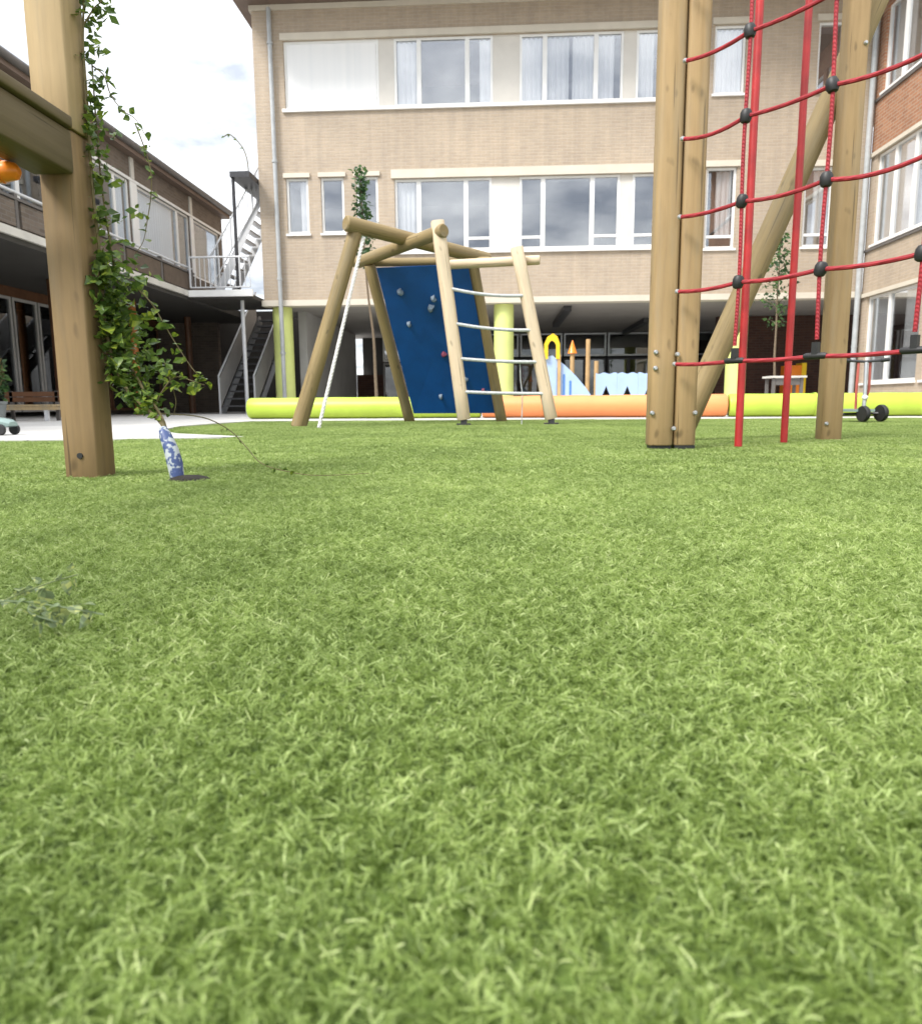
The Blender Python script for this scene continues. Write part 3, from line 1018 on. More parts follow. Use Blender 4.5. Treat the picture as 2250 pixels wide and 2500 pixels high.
MB().box(7.6, 14, 4.8, 15.6, 9.0, 9.3).build('roof', M['soffit_brown'], east)
MB().box(12.0, 12.2, 5.0, YF, 0.0, 9.0).build('room_wall', M['interior'], east)
MB().box(8.49, 12.0, 5.0, YF - 0.03, 2.75, 3.0).build('room_floor', M['interior'], east)
MB().box(8.49, 12.0, 5.0, YF - 0.03, 5.85, 6.1).build('room_floor', M['interior'], east)
MB().box(8.21, 12.0, 4.9, 4.99, 0.0, 9.0).build('end_wall', M['brick'], east)

# ------------------------------------------------------------------ padded tube border
def border(p0, p1, mat, label):
    m, L = axis_matrix(p0, p1)
    o_ = thing('padded_tube', p0, label, 'padded border')
    prof = [(0.10, 0.0), (0.148, 0.006), (0.156, 0.03)]
    k = max(2, int(L / 0.22))
    prof += [(0.155 + 0.0025 * math.sin(i * 2.3) + random.uniform(-0.0015, 0.0015), 0.03 + (L - 0.06) * i / k) for i in range(1, k)] + [(0.156, L - 0.03), (0.148, L - 0.006), (0.10, L)]
    MB().lathe(prof, 28).build('tube', M[mat], o_, True, m)
    n_ = max(1, int(L / 1.6))
    for i in range(n_):
        z = L * (i + 0.5) / n_
        MB().rings([[(0.165 * math.cos(t), 0.165 * math.sin(t), zz_) for t in np.linspace(0, 2 * PI, 20)[:-1]] for zz_ in (z - 0.02, z + 0.02)], False).build('seam_band', M[mat], o_, True, m)
    return o_


def on_line(x):
    return (x, 10.62 - 0.095 * x * 1.0, 0.158)


border(on_line(-3.78), on_line(-0.26), 'lime', 'lime green padded tube lying behind the blue climbing wall')
border(on_line(-0.24), on_line(3.13), 'orange', 'orange padded tube lying on the paving between the two lime ones')
border(on_line(3.15), on_line(7.6), 'lime', 'lime green padded tube lying behind the small red scooter')

# ------------------------------------------------------------------ climbing frame with the blue wall
cf = thing('climbing_structure', (-0.7, 7.8, 0), 'log climbing frame with blue climbing wall and rope ladder', 'climbing frame')
log('leg', (-1.996, 7.19, -0.02), (-1.375, 7.27, 1.88), 0.078, 0.068, M['log'], cf)
beam('leg', (-0.35, 7.28, 0.05), (-0.588, 7.24, 1.93), 0.125, 0.125, M['pale'], cf, 0.03)
beam('leg', (0.521, 7.38, 0.05), (0.168, 7.36, 1.70), 0.12, 0.12, M['pale'], cf, 0.03)
log('leg', (-1.085, 8.90, -0.02), (-1.40, 8.10, 1.70), 0.064, 0.060, M['log'], cf)
log('leg', (0.03, 8.72, -0.02), (-0.29, 8.10, 1.74), 0.064, 0.060, M['log'], cf)
log('top_log', (-1.46, 7.17, 1.915), (-0.12, 8.20, 1.755), 0.074, 0.068, M['log'], cf)
log('top_log', (-0.52, 7.18, 1.83), (-1.55, 8.22, 1.745), 0.066, 0.062, M['log'], cf)
log('crossbar', (-1.72, 8.16, 1.735), (-0.10, 8.06, 1.71), 0.045, 0.045, M['log'], cf)
log('crossbar', (-0.50, 7.62, 1.60), (0.40, 7.46, 1.60), 0.046, 0.046, M['pale'], cf)
for p in ((-0.35, 7.28), (0.521, 7.38)):
    MB().box(p[0] - 0.07, p[0] + 0.07, p[1] - 0.07, p[1] + 0.07, 0.0, 0.012).box(p[0] - 0.03, p[0] + 0.03, p[1] - 0.05, p[1] + 0.05, 0.012, 0.11).build('steel_foot', M['darkmetal'], cf)
tl, tr_, br_, bl = Vector((-1.32, 8.06, 1.66)), Vector((-0.335, 8.05, 1.68)), Vector((-0.035, 8.68, 0.098)), Vector((-1.02, 8.74, 0.10))
nrm = (tr_ - tl).cross(bl - tl).normalized()
if nrm.y > 0:
    nrm = -nrm
MB().rings([[p + nrm * 0.010 for p in (tl, tr_, br_, bl)], [p - nrm * 0.010 for p in (tl, tr_, br_, bl)]]).build('climbing_panel', M['blue_panel'], cf)
for u, v, mt, s in ((0.20, 0.15, 'holdA', 0.95), (0.55, 0.20, 'holdA', 0.9), (0.50, 0.26, 'holdA', 1.1), (0.21, 0.36, 'holdA', 0.8), (0.53, 0.57, 'holdB', 0.75), (0.72, 0.75, 'holdA', 0.7),
                    (0.38, 0.87, 'holdA', 0.75), (0.90, 0.83, 'holdB', 0.7)):
    c = (tl * (1 - u) + tr_ * u) * (1 - v) + (bl * (1 - u) + br_ * u) * v + nrm * 0.008
    m, _ = axis_matrix(c, c + nrm)
    rings = []
    ph = random.uniform(0, 6)
    for rr, z in ((0.042, 0), (0.045, 0.012), (0.034, 0.034), (0.016, 0.046)):
        rings.append([(0.8 * s * rr * (1 + 0.28 * math.sin(2 * t + ph) + 0.15 * math.sin(3 * t + ph)) * math.cos(t), 0.8 * s * rr * (1 + 0.25 * math.cos(3 * t + ph)) * math.sin(t) - z * 0.4, z * s) for t in np.linspace(0, 2 * PI, 13)[:-1]])
    MB().rings(rings).build('climbing_hold', M[mt], cf, True, m)


def twisted(name, p0, p1, r, mat, parent, sag=0.0, lay=0.11, strands=3, steps=90):
    p0, p1 = Vector(p0), Vector(p1)
    d = (p1 - p0).normalized()
    a = Vector((0, 0, 1)) if abs(d.z) < 0.9 else Vector((1, 0, 0))
    u = d.cross(a).normalized()
    w = d.cross(u)
    L = (p1 - p0).length
    mb = MB()
    for s in range(strands):
        pts = []
        for i in range(steps + 1):
            t = i / steps
            ang = 2 * PI * (t * L / lay + s / strands)
            pts.append(p0.lerp(p1, t) - Vector((0, 0, sag * 4 * t * (1 - t))) + (u * math.cos(ang) + w * math.sin(ang)) * r * 0.55)
        mb.tube(pts, r * 0.56, 6)
    return mb.build(name, mat, parent, True)


twisted('climbing_rope', (-1.30, 7.25, 1.80), (-1.63, 6.55, 0.0), 0.017, M['rope_white'], cf)
for (za, zb, sg) in ((1.315, 1.245, 0.03), (0.985, 0.915, 0.022), (0.648, 0.61, 0.012), (0.325, 0.30, 0.006)):
    ta, tb = za / 1.93, zb / 1.70
    pa = Vector((-0.35, 7.24, 0)).lerp(Vector((-0.588, 7.2, 1.93)), ta)
    pb = Vector((0.521, 7.34, 0)).lerp(Vector((0.168, 7.32, 1.70)), tb)
    pts = [pa.lerp(pb, i / 14) - Vector((0, 0, sg * 4 * (i / 14) * (1 - i / 14))) for i in range(15)]
    MB().tube(pts, 0.016, 8).build('rope_rung', M['rope_grey'], cf, True)
pts = [(0.205, 7.33, 0.60), (0.21, 7.34, 0.45), (0.232, 7.37, 0.30), (0.226, 7.37, 0.0)]
MB().tube(pts, 0.006, 6).build('ladder_cord', M['rope_grey'], cf, True)

# ------------------------------------------------------------------ red net frame on the right
nf = thing('net_climbing_structure', (0.8, 3.35, 0), 'timber frame with red rope climbing net and two red poles', 'climbing frame')
beam('post', (0.737, 3.42, 0.014), (0.737, 3.42, 2.55), 0.107, 0.11, M['post'], nf, 0.018)
beam('post', (0.846, 3.425, 0.014), (0.846, 3.425, 2.55), 0.098, 0.105, M['post'], nf, 0.018)
beam('post', (1.838, 4.19, -0.02), (1.838, 4.19, 2.75), 0.108, 0.11, M['post'], nf, 0.014)
beam('post', (2.06, 1.70, -0.02), (2.06, 1.70, 2.55), 0.11, 0.11, M['post'], nf, 0.014)
for x in (0.737, 0.846):
    MB().box(x - 0.045, x + 0.045, 3.375, 3.465, -0.013, 0.013).build('steel_shoe', M['black'], nf)
log('brace', (0.985, 4.11, -0.02), (2.30, 4.43, 3.00), 0.064, 0.064, M['log'], nf)
beam('top_beam', (0.70, 3.53, 2.60), (2.12, 1.62, 2.60), 0.10, 0.10, M['post'], nf)
beam('top_beam', (0.75, 3.36, 2.71), (1.95, 4.30, 2.71), 0.10, 0.10, M['post'], nf)
ND = Vector((0.6213, -0.7836, 0))
NP = Vector((0.775, 3.325, 0))
COLS = [0.0, 0.272, 0.60, 0.93, 1.26, 1.59, 1.92]
ROWS = [0.375, 0.686, 0.996, 1.312, 1.618, 1.93, 2.24]
COLS = [0.0, 0.300, 0.640, 0.980, 1.320, 1.660, 2.02]


def npt(s, z, dn=0.0):
    return NP + ND * s + Vector((0.7836, 0.6213, 0)) * dn + Vector((0, 0, z))


knot_prof = [(0.009, -0.027), (0.017, -0.023), (0.0225, -0.011), (0.0225, 0.011), (0.017, 0.023), (0.009, 0.027)]
knot_me = MB().lathe(knot_prof, 14).mesh('rope_knot', True)
knot_me.materials.append(M['black'])
clamp = MB().box(-0.011, 0.011, -0.011, 0.011, 0.0, 0.050)
clamp.tube([(-0.044, 0, 0), (-0.034, 0, 0), (0.034, 0, 0), (0.044, 0, 0)], [0.009, 0.0125, 0.0125, 0.009], 10)
clamp_me = clamp.mesh('net_clamp', True)
clamp_me.materials.append(M['black'])
bolt_me = MB().lathe([(0.011, 0.0), (0.011, 0.004), (0.007, 0.009), (0.006, 0.012)], 12).mesh('bolt', True)
bolt_me.materials.append(M['steel'])
heading = math.atan2(ND.y, ND.x)
OFF = {(1, 4): 0.0}
for ri, z in enumerate(ROWS):
    pts = []
    for a, b in zip(COLS, COLS[1:]):
        sg = random.choice((0.010, 0.016, 0.022)) if ri else 0.006
        for i in range(8):
            t = i / 8
            dz = 0.0
            pts.append(npt(a + (b - a) * t, z - sg * 4 * t * (1 - t)))
    pts.append(npt(COLS[-1], z))
    MB().tube(pts, 0.0084, 8).build('net_rope', M['rope_red'], nf, True)
    for c in COLS[1:-1]:
        o_ = bpy.data.objects.new('net_clamp' if ri == 0 else 'rope_knot', clamp_me if ri == 0 else knot_me)
        link(o_, nf, Matrix.Translation(npt(c, z)) @ Matrix.Rotation(heading, 4, 'Z') @ (Matrix.Identity(4) if ri == 0 else Matrix.Rotation(random.uniform(-0.25, 0.25), 4, 'Y')))
    link(bpy.data.objects.new('bolt', bolt_me), nf, Matrix.Translation(npt(0.0, z)) @ Matrix.Rotation(PI / 2, 4, 'X'))
for c in COLS[1:-1]:
    pts = [npt(c + 0.004 * math.sin(z * 7 + c * 9), z) for z in np.linspace(ROWS[0] + 0.06, 2.58, 28)]
    MB().tube(pts, 0.0078, 8).build('net_rope', M['rope_red'], nf, True)
MB().tube([(1.125, 3.50, 0.0), (1.125, 3.50, 2.60)], 0.0175, 14).build('climbing_pole', M['red_pole'], nf, True)
MB().tube([(1.460, 3.83, 0.0), (1.460, 3.83, 2.65)], 0.0175, 14).build('climbing_pole', M['red_pole'], nf, True)
for x, y, z in ((0.700, 3.364, 0.43), (0.700, 3.364, 0.36), (0.795, 3.364, 0.42), (0.692, 3.364, 0.16), (0.885, 3.372, 0.16), (0.79, 3.362, 0.09), (1.80, 4.134, 0.085), (1.87, 4.134, 2.02)):
    link(bpy.data.objects.new('bolt', bolt_me), nf, Matrix.Translation((x, y, z)) @ Matrix.Rotation(PI / 2, 4, 'X'))

# ------------------------------------------------------------------ timber post and beam on the left
pg = thing('timber_pergola', (-1.26, 2.18, 0), 'sturdy timber post with side beam carrying the climbing vine', 'pergola')
beam('post', (-1.262, 2.185, -0.02), (-1.262, 2.185, 0.985), 0.104, 0.104, M['post_olive'], pg, 0.006)
beam('upper_post', (-1.258, 2.180, 0.988), (-1.258, 2.180, 1.95), 0.112, 0.108, M['post_pale'], pg, 0.007)
beam('post', (-1.262, -0.2, -0.02), (-1.262, -0.2, 1.95), 0.104, 0.104, M['post_olive'], pg, 0.006)
beam('beam', (-1.262, -0.25, 0.920), (-1.262, 2.124, 0.920), 0.118, 0.116, M['post_dark'], pg, 0.006)
beam('top_board', (-1.250, -0.25, 0.996), (-1.250, 2.115, 0.996), 0.118, 0.030, M['post_dark'], pg, 0.004)
o_ = MB().lathe([(0.009, 0.0), (0.009, 0.004)], 12).build('bolt_hole', M['black'], pg, False, Matrix.Translation((-1.262, 2.133, 0.062)) @ Matrix.Rotation(PI / 2, 4, 'X'))
ob_ = thing('orange_bar', (-1.62, 1.9, 0.82), 'short rounded orange bar end poking out beneath the timber beam', 'play bar')
MB().tube([(-1.80, 1.96, 0.835), (-1.32, 2.0, 0.835), (-1.295, 2.0, 0.835), (-1.285, 2.0, 0.835)], [0.027, 0.027, 0.022, 0.010], 14).build('bar', M['orange_bar'], ob_, True)
MB().tube([(-1.34, 1.998, 0.835), (-1.33, 1.999, 0.835)], 0.030, 14).build('end_ring', M['orange_bar'], ob_, True)


# ------------------------------------------------------------------ leaves and plants
def leaf_mesh(name, L=1.0, W=0.75, fold=0.22, droop=0.25, lobes=0.0):
    mb = MB()
    k = 7
    mid, le, ri = [], [], []
    for i in range(k + 1):
        t = i / k
        w = W * 0.5 * (math.sin(PI * min(1, t * 1.02) ** 0.72)) * (1 + lobes * math.cos(t * 14))
        z = -droop * t * t
        mid.append((t * L, 0, z))
        le.append((t * L, w, z + fold * w))
        ri.append((t * L, -w, z + fold * w))
    for i in range(k):
        mb.poly([mid[i], mid[i + 1], le[i + 1], le[i]])
        mb.poly([ri[i], ri[i + 1], mid[i + 1], mid[i]])
    return mb.mesh(name, True)


LEAVES = {}
for key in ('leaf', 'leaf_light', 'leaf_grey'):
    LEAVES[key] = []
    for i in range(4):
        me = leaf_mesh('leaf', 1, random.uniform(0.6, 0.95), random.uniform(0.1, 0.4), random.uniform(0.05, 0.5), random.choice((0, 0.08, 0.14)))
        me.materials.append(M[key])
        LEAVES[key].append(me)


def put_leaf(parent, p, size, key, outward=None):
    d = Vector((random.gauss(0, 1), random.gauss(0, 1), random.gauss(-0.15, 0.6)))
    if outward is not None:
        d += outward * 1.3
    d.normalize()
    q = d.to_track_quat('X', 'Z')
    m = Matrix.Translation(p) @ q.to_matrix().to_4x4() @ Matrix.Rotation(random.gauss(0, 0.7), 4, 'X') @ Matrix.Scale(size, 4)
    return link(bpy.data.objects.new('leaf', random.choice(LEAVES[key])), parent, m)


def crown_mesh(pts, size, mat, name='crown'):
    mb = MB()
    for p in pts:
        d = Vector((random.gauss(0, 1), random.gauss(0, 1), random.gauss(0, 0.6))).normalized()
        u = d.cross(Vector((random.gauss(0, 1), random.gauss(0, 1), random.gauss(0, 1)))).normalized()
        s = size * random.uniform(0.6, 1.3)
        n_ = d.cross(u)
        a = Vector(p)
        mb.poly([a, a + d * s * 0.45 + u * s * 0.3 + n_ * s * 0.08, a + d * s, a + d * s * 0.45 - u * s * 0.3 + n_ * s * 0.08])
    return mb


def along(path, t):
    t *= len(path) - 1
    i = min(int(t), len(path) - 2)
    return Vector(path[i]).lerp(Vector(path[i + 1]), t - i)


def smooth_path(path, k=5):
    P_ = [Vector(p) for p in path]
    out = []
    for i in range(len(P_) - 1):
        a, b, c, d = P_[max(i - 1, 0)], P_[i], P_[i + 1], P_[min(i + 2, len(P_) - 1)]
        for j in range(k):
            t = j / k
            out.append(0.5 * ((2 * b) + (c - a) * t + (2 * a - 5 * b + 4 * c - d) * t * t + (3 * b - a - 3 * c + d) * t ** 3))
    out.append(P_[-1])
    return out


vine = thing('climbing_vine', (-0.96, 2.10, 0.0), 'leafy green vine climbing up the timber post from a printed sleeve', 'vine')
V_MAIN = [(-0.955, 2.1, 0.0), (-0.987, 2.12, 0.138), (-1.053, 2.15, 0.199), (-1.118, 2.18, 0.248), (-1.165, 2.2, 0.323), (-1.185, 2.2, 0.421), (-1.19, 2.2, 0.565), (-1.19, 2.2, 0.683),
          (-1.195, 2.2, 0.799), (-1.195, 2.2, 0.913), (-1.195, 2.2, 1.026), (-1.195, 2.2, 1.136), (-1.19, 2.2, 1.245), (-1.178, 2.2, 1.352), (-1.161, 2.2, 1.46)]
V_MAIN2 = [(-0.958, 2.11, 0.0), (-1.0, 2.14, 0.16), (-1.08, 2.19, 0.26), (-1.15, 2.225, 0.38), (-1.155, 2.235, 0.5), (-1.17, 2.235, 0.66), (-1.19, 2.24, 0.9), (-1.19, 2.24, 1.2)]
V_A = [(-1.19, 2.24, 1.197), (-1.156, 2.24, 1.168), (-1.141, 2.24, 1.117), (-1.108, 2.24, 1.072), (-1.072, 2.24, 1.048), (-1.045, 2.24, 1.002)]
V_B = [(-1.102, 2.3, 1.059), (-1.066, 2.3, 0.941), (-1.066, 2.3, 0.858), (-1.085, 2.3, 0.774), (-1.102, 2.3, 0.714), (-1.131, 2.3, 0.678)]
V_C = [(-1.12, 2.24, 0.582), (-1.061, 2.24, 0.52), (-1.027, 2.24, 0.459), (-0.992, 2.24, 0.397), (-0.945, 2.24, 0.322), (-0.909, 2.24, 0.285)]
V_D = [(-1.066, 2.2, 0.186), (-1.022, 2.2, 0.26), (-0.981, 2.2, 0.296), (-0.931, 2.2, 0.284), (-0.894, 2.2, 0.271)]
V_E = [(-1.034, 2.24, 0.348), (-1.014, 2.24, 0.273), (-1.004, 2.24, 0.223), (-1.013, 2.24, 0.185)]
V_T = [(-1.184, 2.2, 1.288), (-1.15, 2.2, 1.33), (-1.125, 2.2, 1.35), (-1.11, 2.2, 1.39)]
V_G = [(-1.066, 2.25, 0.186), (-1.01, 2.45, 0.17), (-0.937, 2.5, 0.124), (-0.847, 2.4, 0.073), (-0.753, 2.278, 0.024), (-0.60, 2.10, 0.012), (-0.50, 2.02, 0.012), (-0.372, 2.06, 0.014)]
for pth, r in ((V_MAIN, 0.0065), (V_MAIN2, 0.005), (V_A, 0.0022), (V_B, 0.002), (V_C, 0.0025), (V_D, 0.0025), (V_E, 0.002), (V_T, 0.0025), (V_G, 0.0022)):
    sp = smooth_path(pth)
    MB().tube(sp, [r * (1 - 0.6 * i / len(sp)) for i in range(len(sp))], 6).build('stem', M['stem'], vine, True)
out = Vector((0.7, -0.7, 0.1))
# (path, t range, count, spread, size range, share of young leaves)
foliage = []
for pth, t0, t1, n_, spread, s0, s1, young in (
        (V_MAIN, 0.27, 0.50, 84, 0.032, 0.030, 0.058, 0.18), (V_MAIN2, 0.30, 0.66, 52, 0.034, 0.026, 0.056, 0.28),
        (V_MAIN, 0.14, 0.30, 34, 0.024, 0.024, 0.044, 0.3), (V_MAIN, 0.50, 0.98, 56, 0.021, 0.016, 0.034, 0.3), (V_MAIN2, 0.6, 1.0, 12, 0.021, 0.018, 0.030, 0.4),
        (V_A, 0.1, 1.0, 14, 0.009, 0.016, 0.030, 0.15), (V_B, 0.0, 1.0, 24, 0.012, 0.018, 0.032, 0.5), (V_C, 0.05, 1.0, 15, 0.010, 0.020, 0.036, 0.65),
        (V_D, 0.3, 1.0, 20, 0.019, 0.022, 0.040, 0.8), (V_E, 0.0, 1.0, 10, 0.019, 0.020, 0.034, 0.75), (V_T, 0.0, 1.0, 7, 0.012, 0.018, 0.030, 0.15), (V_G, 0.25, 1.0, 15, 0.005, 0.011, 0.020, 0.4)):
    for _ in range(n_):
        p = along(pth, random.uniform(t0, t1)) + Vector((random.gauss(0, spread), random.gauss(0, spread * 0.7), random.gauss(0, spread * 0.8)))
        p.z = max(p.z, 0.018)
        if p.x < -1.205 and p.y > 2.12 and spread > 0.01:
            p.x = -1.20 + random.uniform(0, 0.03)
        put_leaf(vine, p, random.uniform(s0, s1), 'leaf_light' if random.random() < young else 'leaf', out if spread > 0.02 else None)
        if spread > 0.02:
            for _k in range(5):
                q = p + Vector((random.gauss(0, spread * 0.6), random.gauss(0.02, 0.02), random.gauss(0, spread * 0.6)))
                if q.z > 0.06 and not (q.x < -1.2 and q.y > 2.12):
                    foliage.append(q)
o_ = crown_mesh(foliage, 0.032, M['leaf']).build('foliage', M['leaf'], vine)
o_['kind'] = 'stuff'
sl = thing('printed_sleeve', (-0.955, 2.09, 0), 'blue and white printed sleeve round the foot of the vine', 'plant sleeve')
pts = [Vector((-0.946, 2.09, -0.013)), Vector((-0.953, 2.093, 0.04)), Vector((-0.966, 2.10, 0.085)), Vector((-0.985, 2.11, 0.125)), Vector((-0.995, 2.118, 0.145))]
MB().tube(pts, [0.019, 0.023, 0.021, 0.018, 0.011], 14).build('sleeve', M['sleeve'], sl, True)
o_ = MB().lathe([(0.062, 0.0), (0.05, 0.008), (0.03, 0.013), (0.01, 0.014)], 20, (-0.905, 2.075, -0.006)).build('planting_hole', M['soil'])
tag(o_, 'dark soil planting hole in the turf at the foot of the vine', 'planting hole')

sprig = thing('leafy_sprig', (-0.42, 0.63, 0.0), 'small grey green leafy sprig lying low on the turf', 'sprig')
S_ = [[(-0.58, 0.685, 0.010), (-0.49, 0.68, 0.018), (-0.42, 0.655, 0.020), (-0.375, 0.65, 0.014)], [(-0.50, 0.68, 0.016), (-0.485, 0.73, 0.022), (-0.47, 0.77, 0.024)], [(-0.46, 0.67, 0.018), (-0.44, 0.64, 0.018), (-0.405, 0.625, 0.014)]]
for pth in S_:
    MB().tube(smooth_path(pth), 0.0009, 6).build('stem', M['leaf_grey'], sprig, True)
    for i in range(14):
        put_leaf(sprig, along(pth, random.uniform(0.15, 1)) + Vector((random.gauss(0, 0.006), random.gauss(0, 0.006), random.gauss(0, 0.004))), random.uniform(0.010, 0.020), 'leaf_grey')


def sapling(base, h, crown_z, crown_r, n_leaf, label, leaf=0.07, taper=True, lean=(0, 0)):
    t = thing('young_tree', base, label, 'tree', 'young trees by the school block')
    b = Vector(base)
    trunk = [b + Vector((lean[0] * k / 6, lean[1] * k / 6, h * k / 6)) + Vector((random.gauss(0, 0.012), random.gauss(0, 0.012), 0)) for k in range(7)]
    trunk[0] = b
    MB().tube(smooth_path(trunk, 3), [0.03 * (1 - 0.8 * i / 18) for i in range(19)], 8).build('trunk', M['bark'], t, True)
    pts = []
    br = MB()
    for i in range(22):
        f_ = (i + random.random()) / 22
        z = crown_z + (h - crown_z) * f_
        r = crown_r * ((1 - f_) ** 0.75 if taper else math.sin(PI * min(0.97, f_ + 0.12)) ** 0.8)
        an = i * 2.4 + random.uniform(-0.4, 0.4)
        s = along(trunk, z / h)
        e = s + Vector((math.cos(an) * r, math.sin(an) * r, r * 0.55 + 0.03))
        br.tube([s, s.lerp(e, 0.5) + Vector((0, 0, 0.02)), e], [0.008, 0.006, 0.003], 5)
        for _ in range(n_leaf // 22):
            q = s.lerp(e, random.uniform(0.15, 1.08))
            pts.append(q + Vector((random.gauss(0, 0.05), random.gauss(0, 0.05), random.gauss(0, 0.045))))
    br.build('limb', M['bark'], t, True)
    crown_mesh(pts, leaf, M['leaf_tree']).build('crown', M['leaf_tree'], t)
    return t


sapling((-2.05, 12.3, 0), 3.95, 2.35, 0.21, 600, 'slender young tree rising behind the log climbing frame', 0.085, True, (-0.2, 0))
sapling((5.22, 14.3, 0), 3.25, 1.55, 0.30, 420, 'slim young tree behind the small grey table', 0.09, False, (-0.05, 0))
wsh = thing('wall_shoot', (-5.66, 17.2, 5.41), 'thin bare plant shoot arching above the upper stair landing', 'plant shoot')
MB().tube(smooth_path([(-5.68, 17.2, 5.38), (-5.70, 17.2, 5.7), (-5.78, 17.2, 5.95), (-5.92, 17.2, 6.13), (-6.08, 17.2, 6.26), (-6.2, 17.2, 6.22)]), 0.012, 6).build('stem', M['stem'], wsh, True)
for k in range(7):
    p = along([(-5.78, 17.2, 5.95), (-5.92, 17.2, 6.13), (-6.08, 17.2, 6.26), (-6.2, 17.2, 6.22)], k / 6)
    put_leaf(wsh, p, 0.09, 'leaf')

# ------------------------------------------------------------------ small things on the paving
# three wheeled scooter
sc = thing('toy_scooter', (3.6, 7.5, 0), 'small red three wheeled scooter standing in front of the lime tube', 'scooter')


def wheel(x, y, r, w, parent):
    m = Matrix.Translation((x, y, r)) @ Matrix.Rotation(0.25, 4, 'Z') @ Matrix.Rotation(PI / 2, 4, 'Y')
    o1 = MB().lathe([(r * 0.62, -w / 2), (r * 0.92, -w / 2), (r, -w / 4), (r, w / 4), (r * 0.92, w / 2), (r * 0.62, w / 2)], 20).build('wheel', M['black'], parent, True, m)
    MB().lathe([(r * 0.15, -w * 0.4), (r * 0.6, -w * 0.35), (r * 0.6, w * 0.35), (r * 0.15, w * 0.4)], 16).build('rim', M['grey_green'], o1, True, m)


wheel(3.57, 7.40, 0.080, 0.045, sc)
wheel(3.79, 7.50, 0.085, 0.045, sc)
wheel(3.41, 7.78, 0.07, 0.045, sc)
MB().box(3.50, 3.70, 7.44, 7.86, 0.10, 0.125).build('deck', M['grey_green'], sc)
MB().tube([(3.41, 7.78, 0.07), (3.79, 7.50, 0.085)], 0.012, 8).build('axle', M['darkmetal'], sc, True)
MB().tube([(3.57, 7.40, 0.09), (3.575, 7.41, 0.30), (3.58, 7.44, 0.58)], 0.018, 10).build('steering_tube', M['steel'], sc, True)
for s in (-1, 1):
    MB().tube([(3.575 + s * 0.035, 7.50, 0.12), (3.575 + s * 0.06, 7.46, 0.32), (3.575 + s * 0.055, 7.46, 0.60)], 0.013, 8).build('frame_tube', M['trike_red'], sc, True)
hb = MB().tube([(3.40, 7.47, 0.60), (3.575, 7.44, 0.585), (3.75, 7.41, 0.60)], 0.013, 8).build('handlebar', M['darkmetal'], sc, True)
for a, b in (((3.37, 7.475, 0.603), (3.44, 7.463, 0.595)), ((3.71, 7.417, 0.595), (3.78, 7.405, 0.603))):
    MB().tube([a, b], 0.02, 10).build('grip', M['black'], hb, True)
MB().lathe([(0.02, 0), (0.028, 0.01), (0.028, 0.03), (0.015, 0.04)], 12, (3.575, 7.40, 0.22)).build('reflector', M['white'], sc, True)

# table beside the right tree
tb = thing('yard_table', (5.25, 13.9, 0), 'small grey outdoor table behind the lime tube by the young tree', 'table')
MB().box(4.93, 5.57, 13.7, 14.15, 0.63, 0.665).build('table_top', M['offwhite'], tb)
for x in (5.0, 5.5):
    for y in (13.76, 14.09):
        MB().box(x - 0.025, x + 0.025, y - 0.025, y + 0.025, 0, 0.628).build('leg', M['gutter'], tb)
MB().box(5.03, 5.47, 13.74, 13.76, 0.50, 0.62).build('apron', M['gutter'], tb)
cb = thing('orange_cupboard', (7.7, 19.3, 0), 'low orange cupboard with yellow side beside the maroon wall', 'cupboard')
MB().box(7.25, 7.62, 19.1, 19.5, 0.05, 1.10).build('body', M['orange_bar'], cb)
MB().box(7.625, 7.74, 19.1, 19.5, 0.05, 1.16).build('side_unit', M['yellow'], cb)
MB().box(7.27, 7.60, 19.08, 19.098, 0.10, 1.05).build('door', M['orange_bar'], cb)

# child bench and other things on the left paving
bn = thing('low_bench', (-6.95, 10.5, 0), 'low children bench with tan slats under the gallery edge', 'bench')
for k, y in enumerate((10.36, 10.46, 10.56)):
    MB().box(-7.4, -6.48, y, y + 0.085, 0.215, 0.24).build('seat_slat', M['bench'], bn)
MB().box(-7.38, -6.5, 10.37, 10.64, 0.16, 0.213).build('seat_frame', M['bench'], bn)
for z in (0.28, 0.36):
    MB().box(-7.4, -6.48, 10.66, 10.69, z, z + 0.07).build('back_slat', M['timber_brown'], bn)
for x in (-7.3, -6.6):
    MB().box(x - 0.025, x + 0.025, 10.66, 10.692, 0.0, 0.44).build('back_post', M['gutter'], bn)
    MB().box(x - 0.03, x + 0.03, 10.38, 10.42, 0, 0.158).build('leg', M['railing'], bn)

pl = thing('potted_plant', (-6.42, 9.0, 0), 'grey pot with tall green plant and orange flowers on the paving', 'potted plant')
MB().lathe([(0.12, 0), (0.16, 0.24), (0.175, 0.25), (0.175, 0.28), (0.15, 0.28), (0.15, 0.25), (0.01, 0.25)], 20, (-6.42, 9.0, 0)).build('pot', M['pot'], pl, True)
pts = []
stems = MB()
for i in range(16):
    a = random.uniform(0, 6.28)
    e = Vector((-6.42 + math.cos(a) * 0.17, 9.0 + math.sin(a) * 0.17, random.uniform(0.55, 0.85)))
    s = Vector((-6.42 + random.gauss(0, 0.04), 9.0 + random.gauss(0, 0.04), 0.25))
    stems.tube([s, s.lerp(e, 0.5), e], 0.005, 5)
    pts += [s.lerp(e, random.uniform(0.2, 1)) + Vector((random.gauss(0, 0.03), random.gauss(0, 0.03), random.gauss(0, 0.03))) for _ in range(16)]
stems.build('stem', M['stem'], pl, True)
crown_mesh(pts, 0.08, M['leaf_tree']).build('foliage', M['leaf_tree'], pl)
